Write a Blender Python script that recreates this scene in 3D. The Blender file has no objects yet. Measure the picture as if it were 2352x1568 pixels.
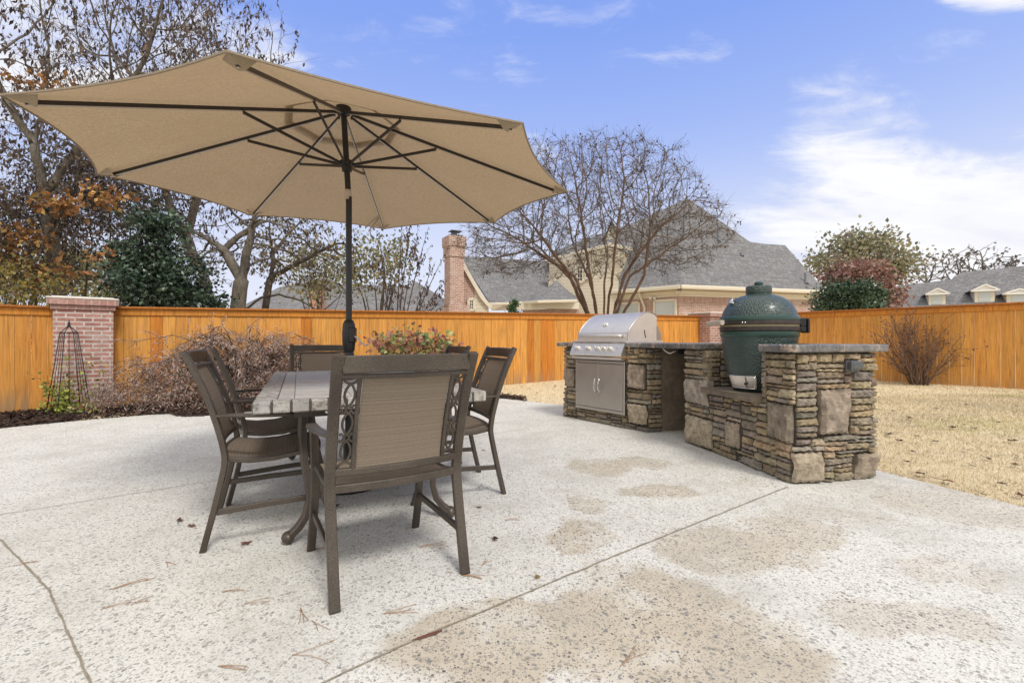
import bpy, math, random
import numpy as np
from mathutils import Vector, Matrix
R=math.radians
scene=bpy.context.scene
COL=scene.collection
rng=random.Random(7)
nrng=np.random.default_rng(7)
# calibrated camera: focal length in reference pixels, principal column, horizon row, eye height
F,CX,CY,EYE=1065.0,1176.0,780.0,1.05
def at(x,y,Y): return Vector(((x-CX)/F*Y, Y, EYE-(y-CY)/F*Y))
def ray(x,y): return Vector(((x-CX)/F,1.0,-(y-CY)/F))
def on_plane(x,y,a,b,c):
    n=(b-a).cross(c-a); d=ray(x,y); o=Vector((0,0,EYE))
    return o+d*((a-o).dot(n)/d.dot(n))
def smooth(a,b,x):
    t=np.clip((x-a)/(b-a),0,1); return t*t*(3-2*t)
def norm(v):
    return v/(np.linalg.norm(v)+1e-12)

# ------------------------------------------------------------------ objects
def tag(o,label=None,cat=None,group=None,kind=None):
    if label: o['label']=label
    if cat: o['category']=cat
    if group: o['group']=group
    if kind: o['kind']=kind
    return o
def thing(name,label,cat,loc=(0,0,0),rz=0,group=None):
    o=bpy.data.objects.new(name,None); COL.objects.link(o); o.empty_display_size=.1
    o.location=loc; o.rotation_euler=(0,0,rz)
    return tag(o,label,cat,group)
def children(o): return [c for c in bpy.data.objects if c.parent==o]
def copy_tree(o,parent=None):
    kids=[c for c in o.children]
    c=o.copy(); COL.objects.link(c); c.parent=parent
    for k in kids: copy_tree(k,c)
    return c

class MB:
    def __init__(s): s.v=[]; s.f=[]; s.c=[]
    def add(s,vs,fs,col=None):
        b=len(s.v); s.v.extend([tuple(p) for p in vs]); s.f.extend([tuple(i+b for i in f) for f in fs])
        s.c.extend([col or (1,1,1)]*len(vs)); return b
    def box(s,c,d,M=None,ch=0,col=None):
        x,y,z=d[0]/2,d[1]/2,d[2]/2
        c=Vector(c)
        if ch<=0:
            vs=[Vector((i*x,j*y,k*z)) for i in(-1,1) for j in(-1,1) for k in(-1,1)]
            fs=[(0,1,3,2),(4,6,7,5),(0,4,5,1),(2,3,7,6),(0,2,6,4),(1,5,7,3)]
        else:
            vs=[];idx={}
            for i in(-1,1):
                for j in(-1,1):
                    for k in(-1,1):
                        for a in range(3):
                            p=[i*x,j*y,k*z]
                            for b in range(3):
                                if b!=a: p[b]-=[i,j,k][b]*ch
                            idx[(i,j,k,a)]=len(vs); vs.append(Vector(p))
            fs=[]
            for a in range(3):
                o=[b for b in range(3) if b!=a]
                for sg in(-1,1):
                    q=[]
                    for (p1,p2) in((-1,-1),(1,-1),(1,1),(-1,1)):
                        key=[0,0,0];key[a]=sg;key[o[0]]=p1;key[o[1]]=p2
                        q.append(idx[(key[0],key[1],key[2],a)])
                    if (sg>0)!=(a==1): fs.append(tuple(q))
                    else: fs.append(tuple(q[::-1]))
                for p1 in(-1,1):
                    for p2 in(-1,1):
                        ka=[0,0,0];kb=[0,0,0]
                        ka[a]=-1;kb[a]=1
                        for kk in(ka,kb): kk[o[0]]=p1;kk[o[1]]=p2
                        fs.append((idx[(*ka,o[0])],idx[(*kb,o[0])],idx[(*kb,o[1])],idx[(*ka,o[1])]))
            for i in(-1,1):
                for j in(-1,1):
                    for k in(-1,1): fs.append((idx[(i,j,k,0)],idx[(i,j,k,1)],idx[(i,j,k,2)]))
        if M is not None: vs=[M@v for v in vs]
        s.add([v+c for v in vs],fs,col)
    def sweep(s,pts,sec,up=(0,0,1),cap=True,col=None,scale=None):
        """sweep a closed 2d section (list of (a,b)) along pts; a = side axis, b = up axis"""
        pts=[Vector(p) for p in pts]; n=len(pts); m=len(sec); up=Vector(up); vs=[]
        for i,p in enumerate(pts):
            t=(pts[min(i+1,n-1)]-pts[max(i-1,0)]).normalized()
            a=t.cross(up)
            if a.length<1e-4: a=t.cross(Vector((1,0,0)))
            a.normalize(); b=a.cross(t).normalized(); k=1 if scale is None else scale[i]
            vs+= [p+a*(q[0]*k)+b*(q[1]*k) for q in sec]
        fs=[]
        for i in range(n-1):
            for j in range(m):
                fs.append((i*m+j,i*m+(j+1)%m,(i+1)*m+(j+1)%m,(i+1)*m+j))
        if cap: fs.append(tuple(range(m))[::-1]); fs.append(tuple((n-1)*m+j for j in range(m)))
        s.add(vs,fs,col)
    def bar(s,pts,w,d,up=(0,0,1),ch=.003,col=None,scale=None):
        x,y=w/2,d/2; c=min(ch,x*.6,y*.6)
        s.sweep(pts,[(-x+c,-y),(x-c,-y),(x,-y+c),(x,y-c),(x-c,y),(-x+c,y),(-x,y-c),(-x,-y+c)],up,True,col,scale)
    def tube(s,pts,r,n=8,col=None,cap=True):
        if not hasattr(r,'__len__'): r=[r]*len(pts)
        sec=[(math.cos(2*math.pi*i/n),math.sin(2*math.pi*i/n)) for i in range(n)]
        d=Vector(pts[-1])-Vector(pts[0]); up=(0,0,1) if abs(d.normalized().z)<.9 else (0,1,0)
        s.sweep(pts,sec,up,cap,col,list(r))
    def lathe(s,prof,n=32,c=(0,0,0),M=None,col=None,cap=True,a0=0,a1=2*math.pi):
        full=abs(a1-a0-2*math.pi)<1e-6; m=n if full else n+1; vs=[]
        for r,z in prof:
            for i in range(m):
                a=a0+(a1-a0)*i/n; vs.append(Vector((r*math.cos(a),r*math.sin(a),z)))
        fs=[]
        for k in range(len(prof)-1):
            for i in range(n):
                j=(i+1)%m; fs.append((k*m+i,k*m+j,(k+1)*m+j,(k+1)*m+i))
        if cap and full:
            fs.append(tuple(range(m))[::-1]); fs.append(tuple((len(prof)-1)*m+i for i in range(m)))
        if M is not None: vs=[M@v for v in vs]
        c=Vector(c); s.add([v+c for v in vs],fs,col)
    def prism(s,poly,z0,z1,ch=0,col=None):
        n=len(poly); P=[Vector((p[0],p[1],0)) for p in poly]
        if ch>0:
            ins=[]
            for i in range(n):
                e1=(P[i]-P[i-1]).normalized(); e2=(P[(i+1)%n]-P[i]).normalized()
                n1=Vector((-e1.y,e1.x,0)); n2=Vector((-e2.y,e2.x,0)); b=n1+n2; b=b/max(.3,b.length**2)*2
                ins.append(P[i]+b*ch)
            rings=[(ins,z0),(P,z0+ch),(P,z1-ch),(ins,z1)]
        else: rings=[(P,z0),(P,z1)]
        vs=[]
        for ring,z in rings: vs+=[Vector((p.x,p.y,z)) for p in ring]
        fs=[]
        for k in range(len(rings)-1):
            for i in range(n): fs.append((k*n+i,k*n+(i+1)%n,(k+1)*n+(i+1)%n,(k+1)*n+i))
        fs.append(tuple(range(n))[::-1]); fs.append(tuple((len(rings)-1)*n+i for i in range(n)))
        s.add(vs,fs,col)
    def poly(s,pts,col=None): s.add(pts,[tuple(range(len(pts)))],col)
    def extr(s,pts,n,t,col=None):
        """thick plate: polygon pts pushed t along -n"""
        n=Vector(n).normalized(); k=len(pts); A=[Vector(p) for p in pts]; B=[p-n*t for p in A]
        fs=[tuple(range(k)),tuple(range(2*k-1,k-1,-1))]
        for i in range(k): fs.append((i,k+i,k+(i+1)%k,(i+1)%k))
        s.add(A+B,fs,col)
    def build(s,name,m,parent=None,smooth=False,uv=False,fix=True):
        me=bpy.data.meshes.new(name); me.from_pydata(s.v,[],s.f); 
        if fix:
            import bmesh
            bm=bmesh.new(); bm.from_mesh(me); bmesh.ops.recalc_face_normals(bm,faces=bm.faces); bm.to_mesh(me); bm.free()
        return finish(me,name,m,parent,smooth,uv,np.array(s.c,dtype=np.float32))
def finish(me,name,m,parent=None,smooth=False,uv=False,cols=None):
    if cols is not None and len(cols)==len(me.vertices):
        ca=me.color_attributes.new('col','FLOAT_COLOR','POINT')
        a=np.ones((len(cols),4),np.float32); a[:,:3]=cols; ca.data.foreach_set('color',a.ravel())
    if uv:
        ul=me.uv_layers.new(name='UVMap'); Z=Vector((0,0,1))
        for p in me.polygons:
            n=p.normal; t=Z.cross(n)
            t=Vector((1,0,0)) if t.length<.05 else t.normalized()
            b=n.cross(t)
            for li in p.loop_indices:
                co=me.vertices[me.loops[li].vertex_index].co
                ul.data[li].uv=(co.dot(t),co.dot(b))
    if smooth==True: me.polygons.foreach_set('use_smooth',[True]*len(me.polygons))
    elif smooth: me.polygons.foreach_set('use_smooth',[True]*len(me.polygons)); me.set_sharp_from_angle(angle=R(smooth))
    me.materials.append(m)
    o=bpy.data.objects.new(name,me); COL.objects.link(o)
    if parent is not None: o.parent=parent
    return o
def np_mesh(V,Fq,name,m,parent=None,cols=None,smooth=False):
    """fast mesh: V (n,3), Fq (k,3|4)"""
    me=bpy.data.meshes.new(name); k=Fq.shape[1]
    me.vertices.add(len(V)); me.vertices.foreach_set('co',np.ascontiguousarray(V,dtype=np.float32).ravel())
    me.loops.add(Fq.size); me.loops.foreach_set('vertex_index',np.ascontiguousarray(Fq,dtype=np.int32).ravel())
    me.polygons.add(len(Fq)); me.polygons.foreach_set('loop_start',np.arange(len(Fq),dtype=np.int32)*k)
    me.update(calc_edges=True); me.validate()
    return finish(me,name,m,parent,smooth,False,cols)

# ------------------------------------------------------------------ materials
def newmat(name,col=(.5,.5,.5),rough=.6,metal=0.0,spec=.5):
    m=bpy.data.materials.new(name); m.use_nodes=True; nt=m.node_tree; b=nt.nodes['Principled BSDF']
    b.inputs['Base Color'].default_value=(*col,1); b.inputs['Roughness'].default_value=rough
    b.inputs['Metallic'].default_value=metal; b.inputs['Specular IOR Level'].default_value=spec
    return m,nt,b
def nd(nt,typ,props=None,**ins):
    n=nt.nodes.new(typ)
    for k,v in (props or {}).items(): setattr(n,k,v)
    for k,v in ins.items():
        s=n.inputs[int(k[1:])] if k[0]=='i' and k[1:].isdigit() else n.inputs[k.replace('_',' ')]
        if isinstance(v,bpy.types.NodeSocket): nt.links.new(v,s)
        else:
            if isinstance(v,tuple) and len(v)==3 and s.type=='RGBA': v=(*v,1)
            s.default_value=v
    return n
def ramp(nt,fac,stops,interp='LINEAR'):
    n=nt.nodes.new('ShaderNodeValToRGB'); cr=n.color_ramp; cr.interpolation=interp
    while len(cr.elements)<len(stops): cr.elements.new(.5)
    for e,(p,c) in zip(cr.elements,stops):
        e.position=p; e.color=(*c,1) if isinstance(c,tuple) else (c,c,c,1)
    nt.links.new(fac,n.inputs[0]); return n.outputs[0]
def mix(nt,f,a,b,blend='MIX'):
    n=nd(nt,'ShaderNodeMix',{'data_type':'RGBA','blend_type':blend},i0=f,i6=a,i7=b); return n.outputs[2]
def mth(nt,op,a,b=0.0,c=0.0,clamp=False):
    n=nd(nt,'ShaderNodeMath',{'operation':op,'use_clamp':clamp},i0=a,i1=b)
    if op in('MULTIPLY_ADD','SMOOTH_MIN','COMPARE'):
        if isinstance(c,bpy.types.NodeSocket): nt.links.new(c,n.inputs[2])
        else: n.inputs[2].default_value=c
    return n.outputs[0]
def mrange(nt,v,a,b,c=0.0,d=1.0,sm=True):
    n=nd(nt,'ShaderNodeMapRange',{'interpolation_type':'SMOOTHSTEP' if sm else 'LINEAR'},i0=v,i1=a,i2=b,i3=c,i4=d); return n.outputs[0]
def coord(nt,kind='Object',scale=(1,1,1),rot=(0,0,0)):
    t=nt.nodes.new('ShaderNodeTexCoord'); mp=nd(nt,'ShaderNodeMapping',i3=tuple(scale),i2=tuple(rot))
    nt.links.new(t.outputs[kind],mp.inputs[0]); return mp.outputs[0]
def noise(nt,vec,scale,detail=4,rough=.55,dist=0.0,out='Fac'):
    n=nd(nt,'ShaderNodeTexNoise',Vector=vec,Scale=scale,Detail=detail,Roughness=rough,Distortion=dist); return n.outputs[out]
def vor(nt,vec,scale,feature='F1',rand=1.0):
    return nd(nt,'ShaderNodeTexVoronoi',{'feature':feature},Vector=vec,Scale=scale,Randomness=rand)
def bump(nt,b,h,strength=.4,dist=.01,prev=None):
    n=nd(nt,'ShaderNodeBump',Strength=strength,Distance=dist,Height=h)
    if prev is not None: nt.links.new(prev,n.inputs['Normal'])
    nt.links.new(n.outputs[0],b.inputs['Normal']); return n.outputs[0]
def lnk(nt,s,b,name='Base Color'): nt.links.new(s,b.inputs[name])
def attr(nt): return nd(nt,'ShaderNodeAttribute',{'attribute_name':'col'}).outputs['Color']
def sep(nt,v):
    n=nd(nt,'ShaderNodeSeparateXYZ',i0=v); return n.outputs

def m_speckle(name,c1,c2,scale=60,rough=.5,metal=0,bs=.15,bd=.002,big=None):
    m,nt,b=newmat(name,c1,rough,metal); v=coord(nt)
    n=noise(nt,v,scale,5,.65); c=ramp(nt,n,[(.3,c1),(.7,c2)])
    if big:
        g=noise(nt,v,big,3); c=mix(nt,mrange(nt,g,.35,.7,0,.45),c,tuple(x*.55 for x in c1))
    lnk(nt,c,b); bump(nt,b,n,bs,bd); return m
def m_leaf(name,trans=.35,rough=.55,spec=.3):
    m,nt,b=newmat(name,(.1,.1,.05),rough,0,spec); c=attr(nt)
    v=coord(nt); n=noise(nt,v,30,2); c=mix(nt,1.0,c,ramp(nt,n,[(.3,.7),(.7,1.2)]),'MULTIPLY')
    lnk(nt,c,b); t=nd(nt,'ShaderNodeBsdfTranslucent',Color=c)
    mx=nd(nt,'ShaderNodeMixShader',i0=trans,i1=b.outputs[0],i2=t.outputs[0])
    nt.links.new(mx.outputs[0],nt.nodes['Material Output'].inputs[0]); return m
MAT={}
MAT['leaf']=m_leaf('leaf_material')
MAT['leaf_gloss']=m_leaf('glossy_leaf_material',.12,.33,.5)
MAT['leaf_dry']=m_leaf('dry_leaf_material',.25,.7,.2)
def bark(name,c1,c2,scale=9):
    m,nt,b=newmat(name,c1,.85,0,.2); v=coord(nt,'Object',(1,1,.25)); n=noise(nt,v,scale*3,6,.65); g=noise(nt,coord(nt),scale*.35,3)
    c=ramp(nt,n,[(.3,c1),(.68,c2)]); c=mix(nt,mrange(nt,g,.4,.65,0,.5),c,tuple(x*.5 for x in c1)); lnk(nt,c,b); bump(nt,b,n,.6,.02); return m
MAT['bark_grey']=bark('grey_bark',(.10,.085,.07),(.24,.21,.17))
MAT['bark_dark']=bark('dark_twig_bark',(.055,.045,.038),(.13,.11,.09))
MAT['bark_twig']=bark('grey_brown_twig_bark',(.10,.082,.07),(.24,.20,.165))
MAT['bark_myrtle']=bark('cinnamon_smooth_bark',(.10,.062,.042),(.25,.165,.115),5)
MAT['metal']=m_speckle('bronze_painted_metal',(.044,.035,.028),(.125,.102,.081),190,.38,.3,.2,.0012,5)
MAT['pole']=newmat('dark_powder_coat',(.018,.018,.020),.38,.2)[0]
MAT['rib']=newmat('dark_brown_rib_paint',(.030,.025,.022),.4,.1)[0]
MAT['alu']=newmat('bare_aluminium_edge',(.55,.53,.5),.35,.6)[0]
MAT['black']=newmat('black_plastic',(.012,.012,.012),.45)[0]
MAT['white']=newmat('white_painted_trim',(.75,.73,.68),.5)[0]
MAT['cream']=newmat('cream_painted_trim',(.66,.60,.48),.55)[0]
MAT['rubber']=newmat('dark_rubber',(.03,.028,.026),.7)[0]
def m_sling():
    m,nt,b=newmat('woven_sling_fabric',(.25,.2,.15),.75,0,.2); v=coord(nt); s=sep(nt,v)
    # woven thread pattern on the local width and along-the-sheet axes
    g=nd(nt,'ShaderNodeTexCoord').outputs['UV']; us=sep(nt,g)
    wx=mth(nt,'SINE',mth(nt,'MULTIPLY',us[0],2*math.pi*95)); wy=mth(nt,'SINE',mth(nt,'MULTIPLY',us[1],2*math.pi*82))
    w=mth(nt,'MULTIPLY',wx,wy)
    row=nd(nt,'ShaderNodeTexNoise',{'noise_dimensions':'1D'},W=mth(nt,'MULTIPLY',us[1],95.0),Scale=1.0,Detail=3.0).outputs[0]
    cl=nd(nt,'ShaderNodeTexNoise',{'noise_dimensions':'2D'},Vector=g,Scale=40.0,Detail=3.0).outputs[0]
    c=ramp(nt,row,[(.30,(.185,.145,.108)),(.5,(.27,.215,.162)),(.76,(.40,.335,.26))])
    c=mix(nt,mrange(nt,w,-.8,.8,0,.62),c,(.075,.056,.042)); c=mix(nt,mrange(nt,cl,.45,.75,0,.22),c,(.28,.27,.22))
    lnk(nt,c,b); bump(nt,b,w,.3,.001)
    tr=nd(nt,'ShaderNodeBsdfTransparent'); mx=nd(nt,'ShaderNodeMixShader',i0=mrange(nt,w,-1.0,.2,.24,.02),i1=b.outputs[0],i2=tr.outputs[0]); nt.links.new(mx.outputs[0],nt.nodes['Material Output'].inputs[0])
    return m
MAT['sling']=m_sling()
def m_steel(name,tint=(.62,.60,.57),ax=2,rough=.33):
    m,nt,b=newmat(name,tint,rough,1.0); sc=[260,260,260]; sc[ax]=3; v=coord(nt,'Object',sc)
    n=noise(nt,v,1,3); g=noise(nt,coord(nt),9,3)
    lnk(nt,mix(nt,mrange(nt,g,.35,.7,0,.3),tint,tuple(x*.78 for x in tint)),b)
    lnk(nt,mrange(nt,n,.3,.7,rough-.06,rough+.1,False),b,'Roughness'); bump(nt,b,n,.05,.0006); return m
MAT['steel']=m_steel('brushed_stainless_steel',(.74,.70,.65),0,.42)
MAT['steel_v']=m_steel('brushed_stainless_door',(.44,.415,.385),2,.36)
MAT['chrome']=newmat('polished_steel',(.78,.77,.75),.13,1.0)[0]
def m_egg(name,sc=55,bd=.006):
    m,nt,b=newmat(name,(.02,.05,.042),.34,0,.6); v=coord(nt); d=vor(nt,v,sc,'F1',.55)
    n=noise(nt,v,7,3)
    h=mrange(nt,d.outputs['Distance'],.12,.62); lnk(nt,mix(nt,mrange(nt,n,.4,.7,0,.5),(.018,.040,.035),(.034,.058,.051)),b)
    lnk(nt,mrange(nt,n,.3,.7,.30,.46),b,'Roughness'); bump(nt,b,h,.85,bd); b.inputs['Coat Weight'].default_value=.25; b.inputs['Coat Roughness'].default_value=.28; return m
MAT['egg']=m_egg('dimpled_green_glaze')
MAT['egg_s']=newmat('smooth_green_glaze',(.022,.058,.048),.33,0,.5)[0]
MAT['band']=m_speckle('weathered_black_band',(.02,.016,.014),(.06,.045,.038),30,.5,.3)
MAT['wood_grey']=m_speckle('weathered_grey_wood',(.34,.28,.22),(.5,.43,.35),40,.8,0,.3,.003)
def m_stone():
    m,nt,b=newmat('stacked_field_stone',(.3,.25,.18),.9,0,.25); v=coord(nt); a=attr(nt)
    n=noise(nt,v,14,6,.6,.3); n2=noise(nt,v,70,5,.7); n3=noise(nt,coord(nt,'Object',(1,1,5)),16,4)
    c=mix(nt,1.0,a,ramp(nt,n,[(.25,.45),(.5,.95),(.75,1.4)]),'MULTIPLY')
    c=mix(nt,mrange(nt,n3,.5,.72,0,.55),c,(.12,.105,.085)); c=mix(nt,mrange(nt,n2,.58,.74,0,.45),c,(.42,.34,.23)); c=mix(nt,mrange(nt,n2,.44,.3,0,.45),c,(.085,.07,.055))
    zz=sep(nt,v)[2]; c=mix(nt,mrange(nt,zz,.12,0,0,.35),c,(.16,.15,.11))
    lnk(nt,c,b); p=bump(nt,b,n,.7,.02); bump(nt,b,n2,.55,.008,p); return m
MAT['stone']=m_stone()
MAT['mortar']=m_speckle('dark_recessed_joints',(.035,.030,.024),(.075,.064,.05),40,.95)
MAT['stucco']=m_speckle('brown_stained_stucco',(.15,.115,.082),(.26,.21,.152),18,.9,0,.35,.006,2.2)
def m_counter():
    m,nt,b=newmat('stamped_concrete_counter',(.16,.15,.145),.34,0,.5); v=coord(nt); n=noise(nt,v,5,6,.65,.6); n2=noise(nt,coord(nt,'Object',(1,1,.35)),45,5,.7)
    n0=noise(nt,v,3,4,.6,out='Color'); vv=nd(nt,'ShaderNodeVectorMath',{'operation':'MULTIPLY_ADD'},i0=n0,i1=(.5,.5,.5),i2=v).outputs[0]
    e=vor(nt,vv,3.6,'DISTANCE_TO_EDGE').outputs['Distance']
    c=ramp(nt,n,[(.3,(.065,.063,.063)),(.5,(.13,.125,.12)),(.7,(.22,.205,.19))]); c=mix(nt,mrange(nt,n2,.46,.70,0,.6),c,(.30,.29,.28))
    c=mix(nt,mrange(nt,e,.03,.006,0,.75),c,(.50,.36,.26)); lnk(nt,c,b); bump(nt,b,n2,.35,.006); return m
MAT['counter']=m_counter()
def m_table():
    m,nt,b=newmat('travertine_table_tile',(.4,.37,.33),.62,0,.35); v=coord(nt); a=attr(nt); n=noise(nt,coord(nt,'Object',(1,5,5),(0,0,0)),9,6,.65,.4); n2=noise(nt,v,120,4,.7)
    c=mix(nt,1.0,a,ramp(nt,n,[(.25,.55),(.5,.95),(.78,1.2)]),'MULTIPLY'); c=mix(nt,mrange(nt,noise(nt,v,28,5,.75),.54,.70,0,.6),c,(.17,.15,.13)); c=mix(nt,mrange(nt,n2,.56,.72,0,.55),c,(.14,.12,.10)); lnk(nt,c,b); bump(nt,b,n2,.4,.002)
    return m
MAT['tile']=m_table()
def m_tile_edge():
    m,nt,b=newmat('rough_travertine_edge',(.4,.37,.33),.7,0,.3); v=coord(nt); a=attr(nt); n=noise(nt,v,34,6,.75); n2=noise(nt,v,12,4,.6)
    c=mix(nt,1.0,a,ramp(nt,n2,[(.3,.7),(.7,1.15)]),'MULTIPLY'); c=mix(nt,mrange(nt,n,.49,.60,0,.8),c,(.13,.115,.10)); c=mix(nt,mrange(nt,n,.42,.30,0,.5),c,(.60,.56,.50)); lnk(nt,c,b); bump(nt,b,n,.6,.004); return m
MAT['tile_edge']=m_tile_edge()
MAT['grout']=m_speckle('dark_grout',(.045,.04,.036),(.09,.08,.07),60,.9)
def m_fabric():
    m,nt,b=newmat('tan_canopy_fabric',(.30,.225,.14),.9,0,.1); v=coord(nt); s=coord(nt,'Object',(1,1,1))
    n=noise(nt,v,75,4,.7); g=noise(nt,v,2.2,3); st=noise(nt,coord(nt,'Object',(14,300,300)),1,2)
    c=ramp(nt,n,[(.3,(.285,.220,.145)),(.7,(.425,.343,.238))]); c=mix(nt,mrange(nt,g,.35,.7,0,.25),c,(.30,.23,.155)); c=mix(nt,mrange(nt,st,.5,.75,0,.25),c,(.45,.36,.25)); lnk(nt,c,b); bump(nt,b,noise(nt,v,3.0,3,.6,1.2),.5,.05)
    t=nd(nt,'ShaderNodeBsdfTranslucent',Color=mix(nt,1.0,c,(1.1,.98,.85),'MULTIPLY')); mx=nd(nt,'ShaderNodeMixShader',i0=.42,i1=b.outputs[0],i2=t.outputs[0])
    nt.links.new(mx.outputs[0],nt.nodes['Material Output'].inputs[0]); return m
MAT['fabric']=m_fabric()
def m_fence():
    m,nt,b=newmat('orange_stained_cedar',(.5,.2,.04),.62,0,.3); a=attr(nt); v=coord(nt,'Object',(26,26,1.3)); n=noise(nt,v,1.6,6,.62,.8)
    k=vor(nt,coord(nt,'Object',(5.5,5.5,2.2)),1.0); kd=mrange(nt,k.outputs['Distance'],.055,.02); g=noise(nt,coord(nt),1.7,4); st=noise(nt,coord(nt,'Object',(9,9,.7)),1,4)
    c=mix(nt,1.0,a,ramp(nt,n,[(.25,.48),(.5,.92),(.75,1.2)]),'MULTIPLY'); c=mix(nt,mth(nt,'MULTIPLY',kd,.75),c,(.08,.028,.01))
    c=mix(nt,mrange(nt,g,.52,.75,0,.4),c,(.50,.175,.025)); c=mix(nt,mrange(nt,st,.54,.74,0,.36),c,(.26,.11,.035))
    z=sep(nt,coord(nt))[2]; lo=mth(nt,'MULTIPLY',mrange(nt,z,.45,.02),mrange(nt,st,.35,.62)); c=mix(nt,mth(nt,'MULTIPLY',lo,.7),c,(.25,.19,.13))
    lnk(nt,c,b); bump(nt,b,n,.3,.003); return m
MAT['fence']=m_fence()
def m_brick(name,c1,c2,mort,w=.20,h=.066,ms=.010,bs=.5):
    m,nt,b=newmat(name,c1,.88,0,.2); uv=nd(nt,'ShaderNodeTexCoord').outputs['UV']
    br=nd(nt,'ShaderNodeTexBrick',{'offset':.5},Vector=uv,Color1=c1,Color2=c2,Mortar=mort,Scale=1.0,Bias=-.1,i4=1.0)
    br.inputs['Mortar Size'].default_value=ms; br.inputs['Mortar Smooth'].default_value=.15; br.inputs['Brick Width'].default_value=w; br.inputs['Row Height'].default_value=h
    v=coord(nt); n=noise(nt,v,22,5,.65); g=noise(nt,v,3,4)
    c=mix(nt,1.0,br.outputs['Color'],ramp(nt,n,[(.3,.72),(.7,1.2)]),'MULTIPLY'); c=mix(nt,mrange(nt,g,.5,.72,0,.4),c,(.52,.46,.42)); lnk(nt,c,b)
    hh=mth(nt,'MULTIPLY_ADD',br.outputs['Fac'],-1.0,1.0); p=bump(nt,b,hh,bs,.008); bump(nt,b,n,.3,.004,p); return m
MAT['brick']=m_brick('pink_tumbled_brick',(.33,.155,.125),(.44,.25,.21),(.50,.45,.41))
MAT['brick_house']=m_brick('pale_red_house_brick',(.36,.18,.135),(.50,.32,.26),(.55,.48,.42),.21,.072,.012,.3)
MAT['brick_orange']=m_brick('orange_red_chimney_brick',(.36,.15,.09),(.44,.22,.13),(.45,.38,.32),.21,.072,.010,.3)
def m_shingle(name,cs,tint=(1,1,1)):
    m,nt,b=newmat(name,(.2,.2,.2),.92,0,.15); uv=nd(nt,'ShaderNodeTexCoord').outputs['UV']
    br=nd(nt,'ShaderNodeTexBrick',{'offset':.37,'offset_frequency':3,'squash':.7,'squash_frequency':2},Vector=uv,Color1=(.0,.0,.0),Color2=(1,1,1),Mortar=(.2,.2,.2),Scale=1.0)
    br.inputs['Mortar Size'].default_value=.012; br.inputs['Mortar Smooth'].default_value=.3; br.inputs['Brick Width'].default_value=.36; br.inputs['Row Height'].default_value=.16
    n=noise(nt,coord(nt),26,4,.7); g=noise(nt,coord(nt),.8,4)
    f=mth(nt,'ADD',mth(nt,'MULTIPLY',sep(nt,br.outputs['Color'])[0],.65),mth(nt,'MULTIPLY',n,.35))
    c=ramp(nt,f,[(.1,cs[0]),(.5,cs[1]),(.9,cs[2])]); c=mix(nt,br.outputs['Fac'],c,tuple(x*.6 for x in cs[0])); c=mix(nt,mrange(nt,g,.4,.7,0,.3),c,cs[0])
    lnk(nt,c,b); bump(nt,b,mth(nt,'MULTIPLY_ADD',br.outputs['Fac'],-1.0,1.0),.5,.02); return m
MAT['shingle']=m_shingle('grey_asphalt_shingle',((.155,.153,.155),(.20,.197,.198),(.25,.247,.246)))
MAT['shingle_b']=m_shingle('weathered_brown_grey_shingle',((.15,.145,.145),(.21,.205,.205),(.27,.26,.26)))
def m_siding():
    m,nt,b=newmat('cream_lap_siding',(.6,.53,.40),.6); uv=nd(nt,'ShaderNodeTexCoord').outputs['UV']; y=sep(nt,uv)[1]
    f=mth(nt,'FRACT',mth(nt,'DIVIDE',y,.16)); c=mix(nt,mrange(nt,f,.14,.0),(.64,.58,.46),(.30,.26,.20)); lnk(nt,c,b); bump(nt,b,f,.6,.02); return m
MAT['siding']=m_siding()
def m_blind():
    m,nt,b=newmat('white_shutters_behind_glass',(.6,.62,.6),.12,0,.6); uv=nd(nt,'ShaderNodeTexCoord').outputs['UV']; y=sep(nt,uv)[1]
    f=mth(nt,'FRACT',mth(nt,'DIVIDE',y,.085)); lnk(nt,mix(nt,mrange(nt,f,.3,.05),(.52,.55,.53),(.36,.40,.39)),b); return m
MAT['blind']=m_blind()
MAT['glass']=newmat('dark_window_glass',(.05,.06,.07),.06,0,.8)[0]
MAT['slate']=newmat('dark_grey_shutter',(.09,.10,.12),.5)[0]
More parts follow.
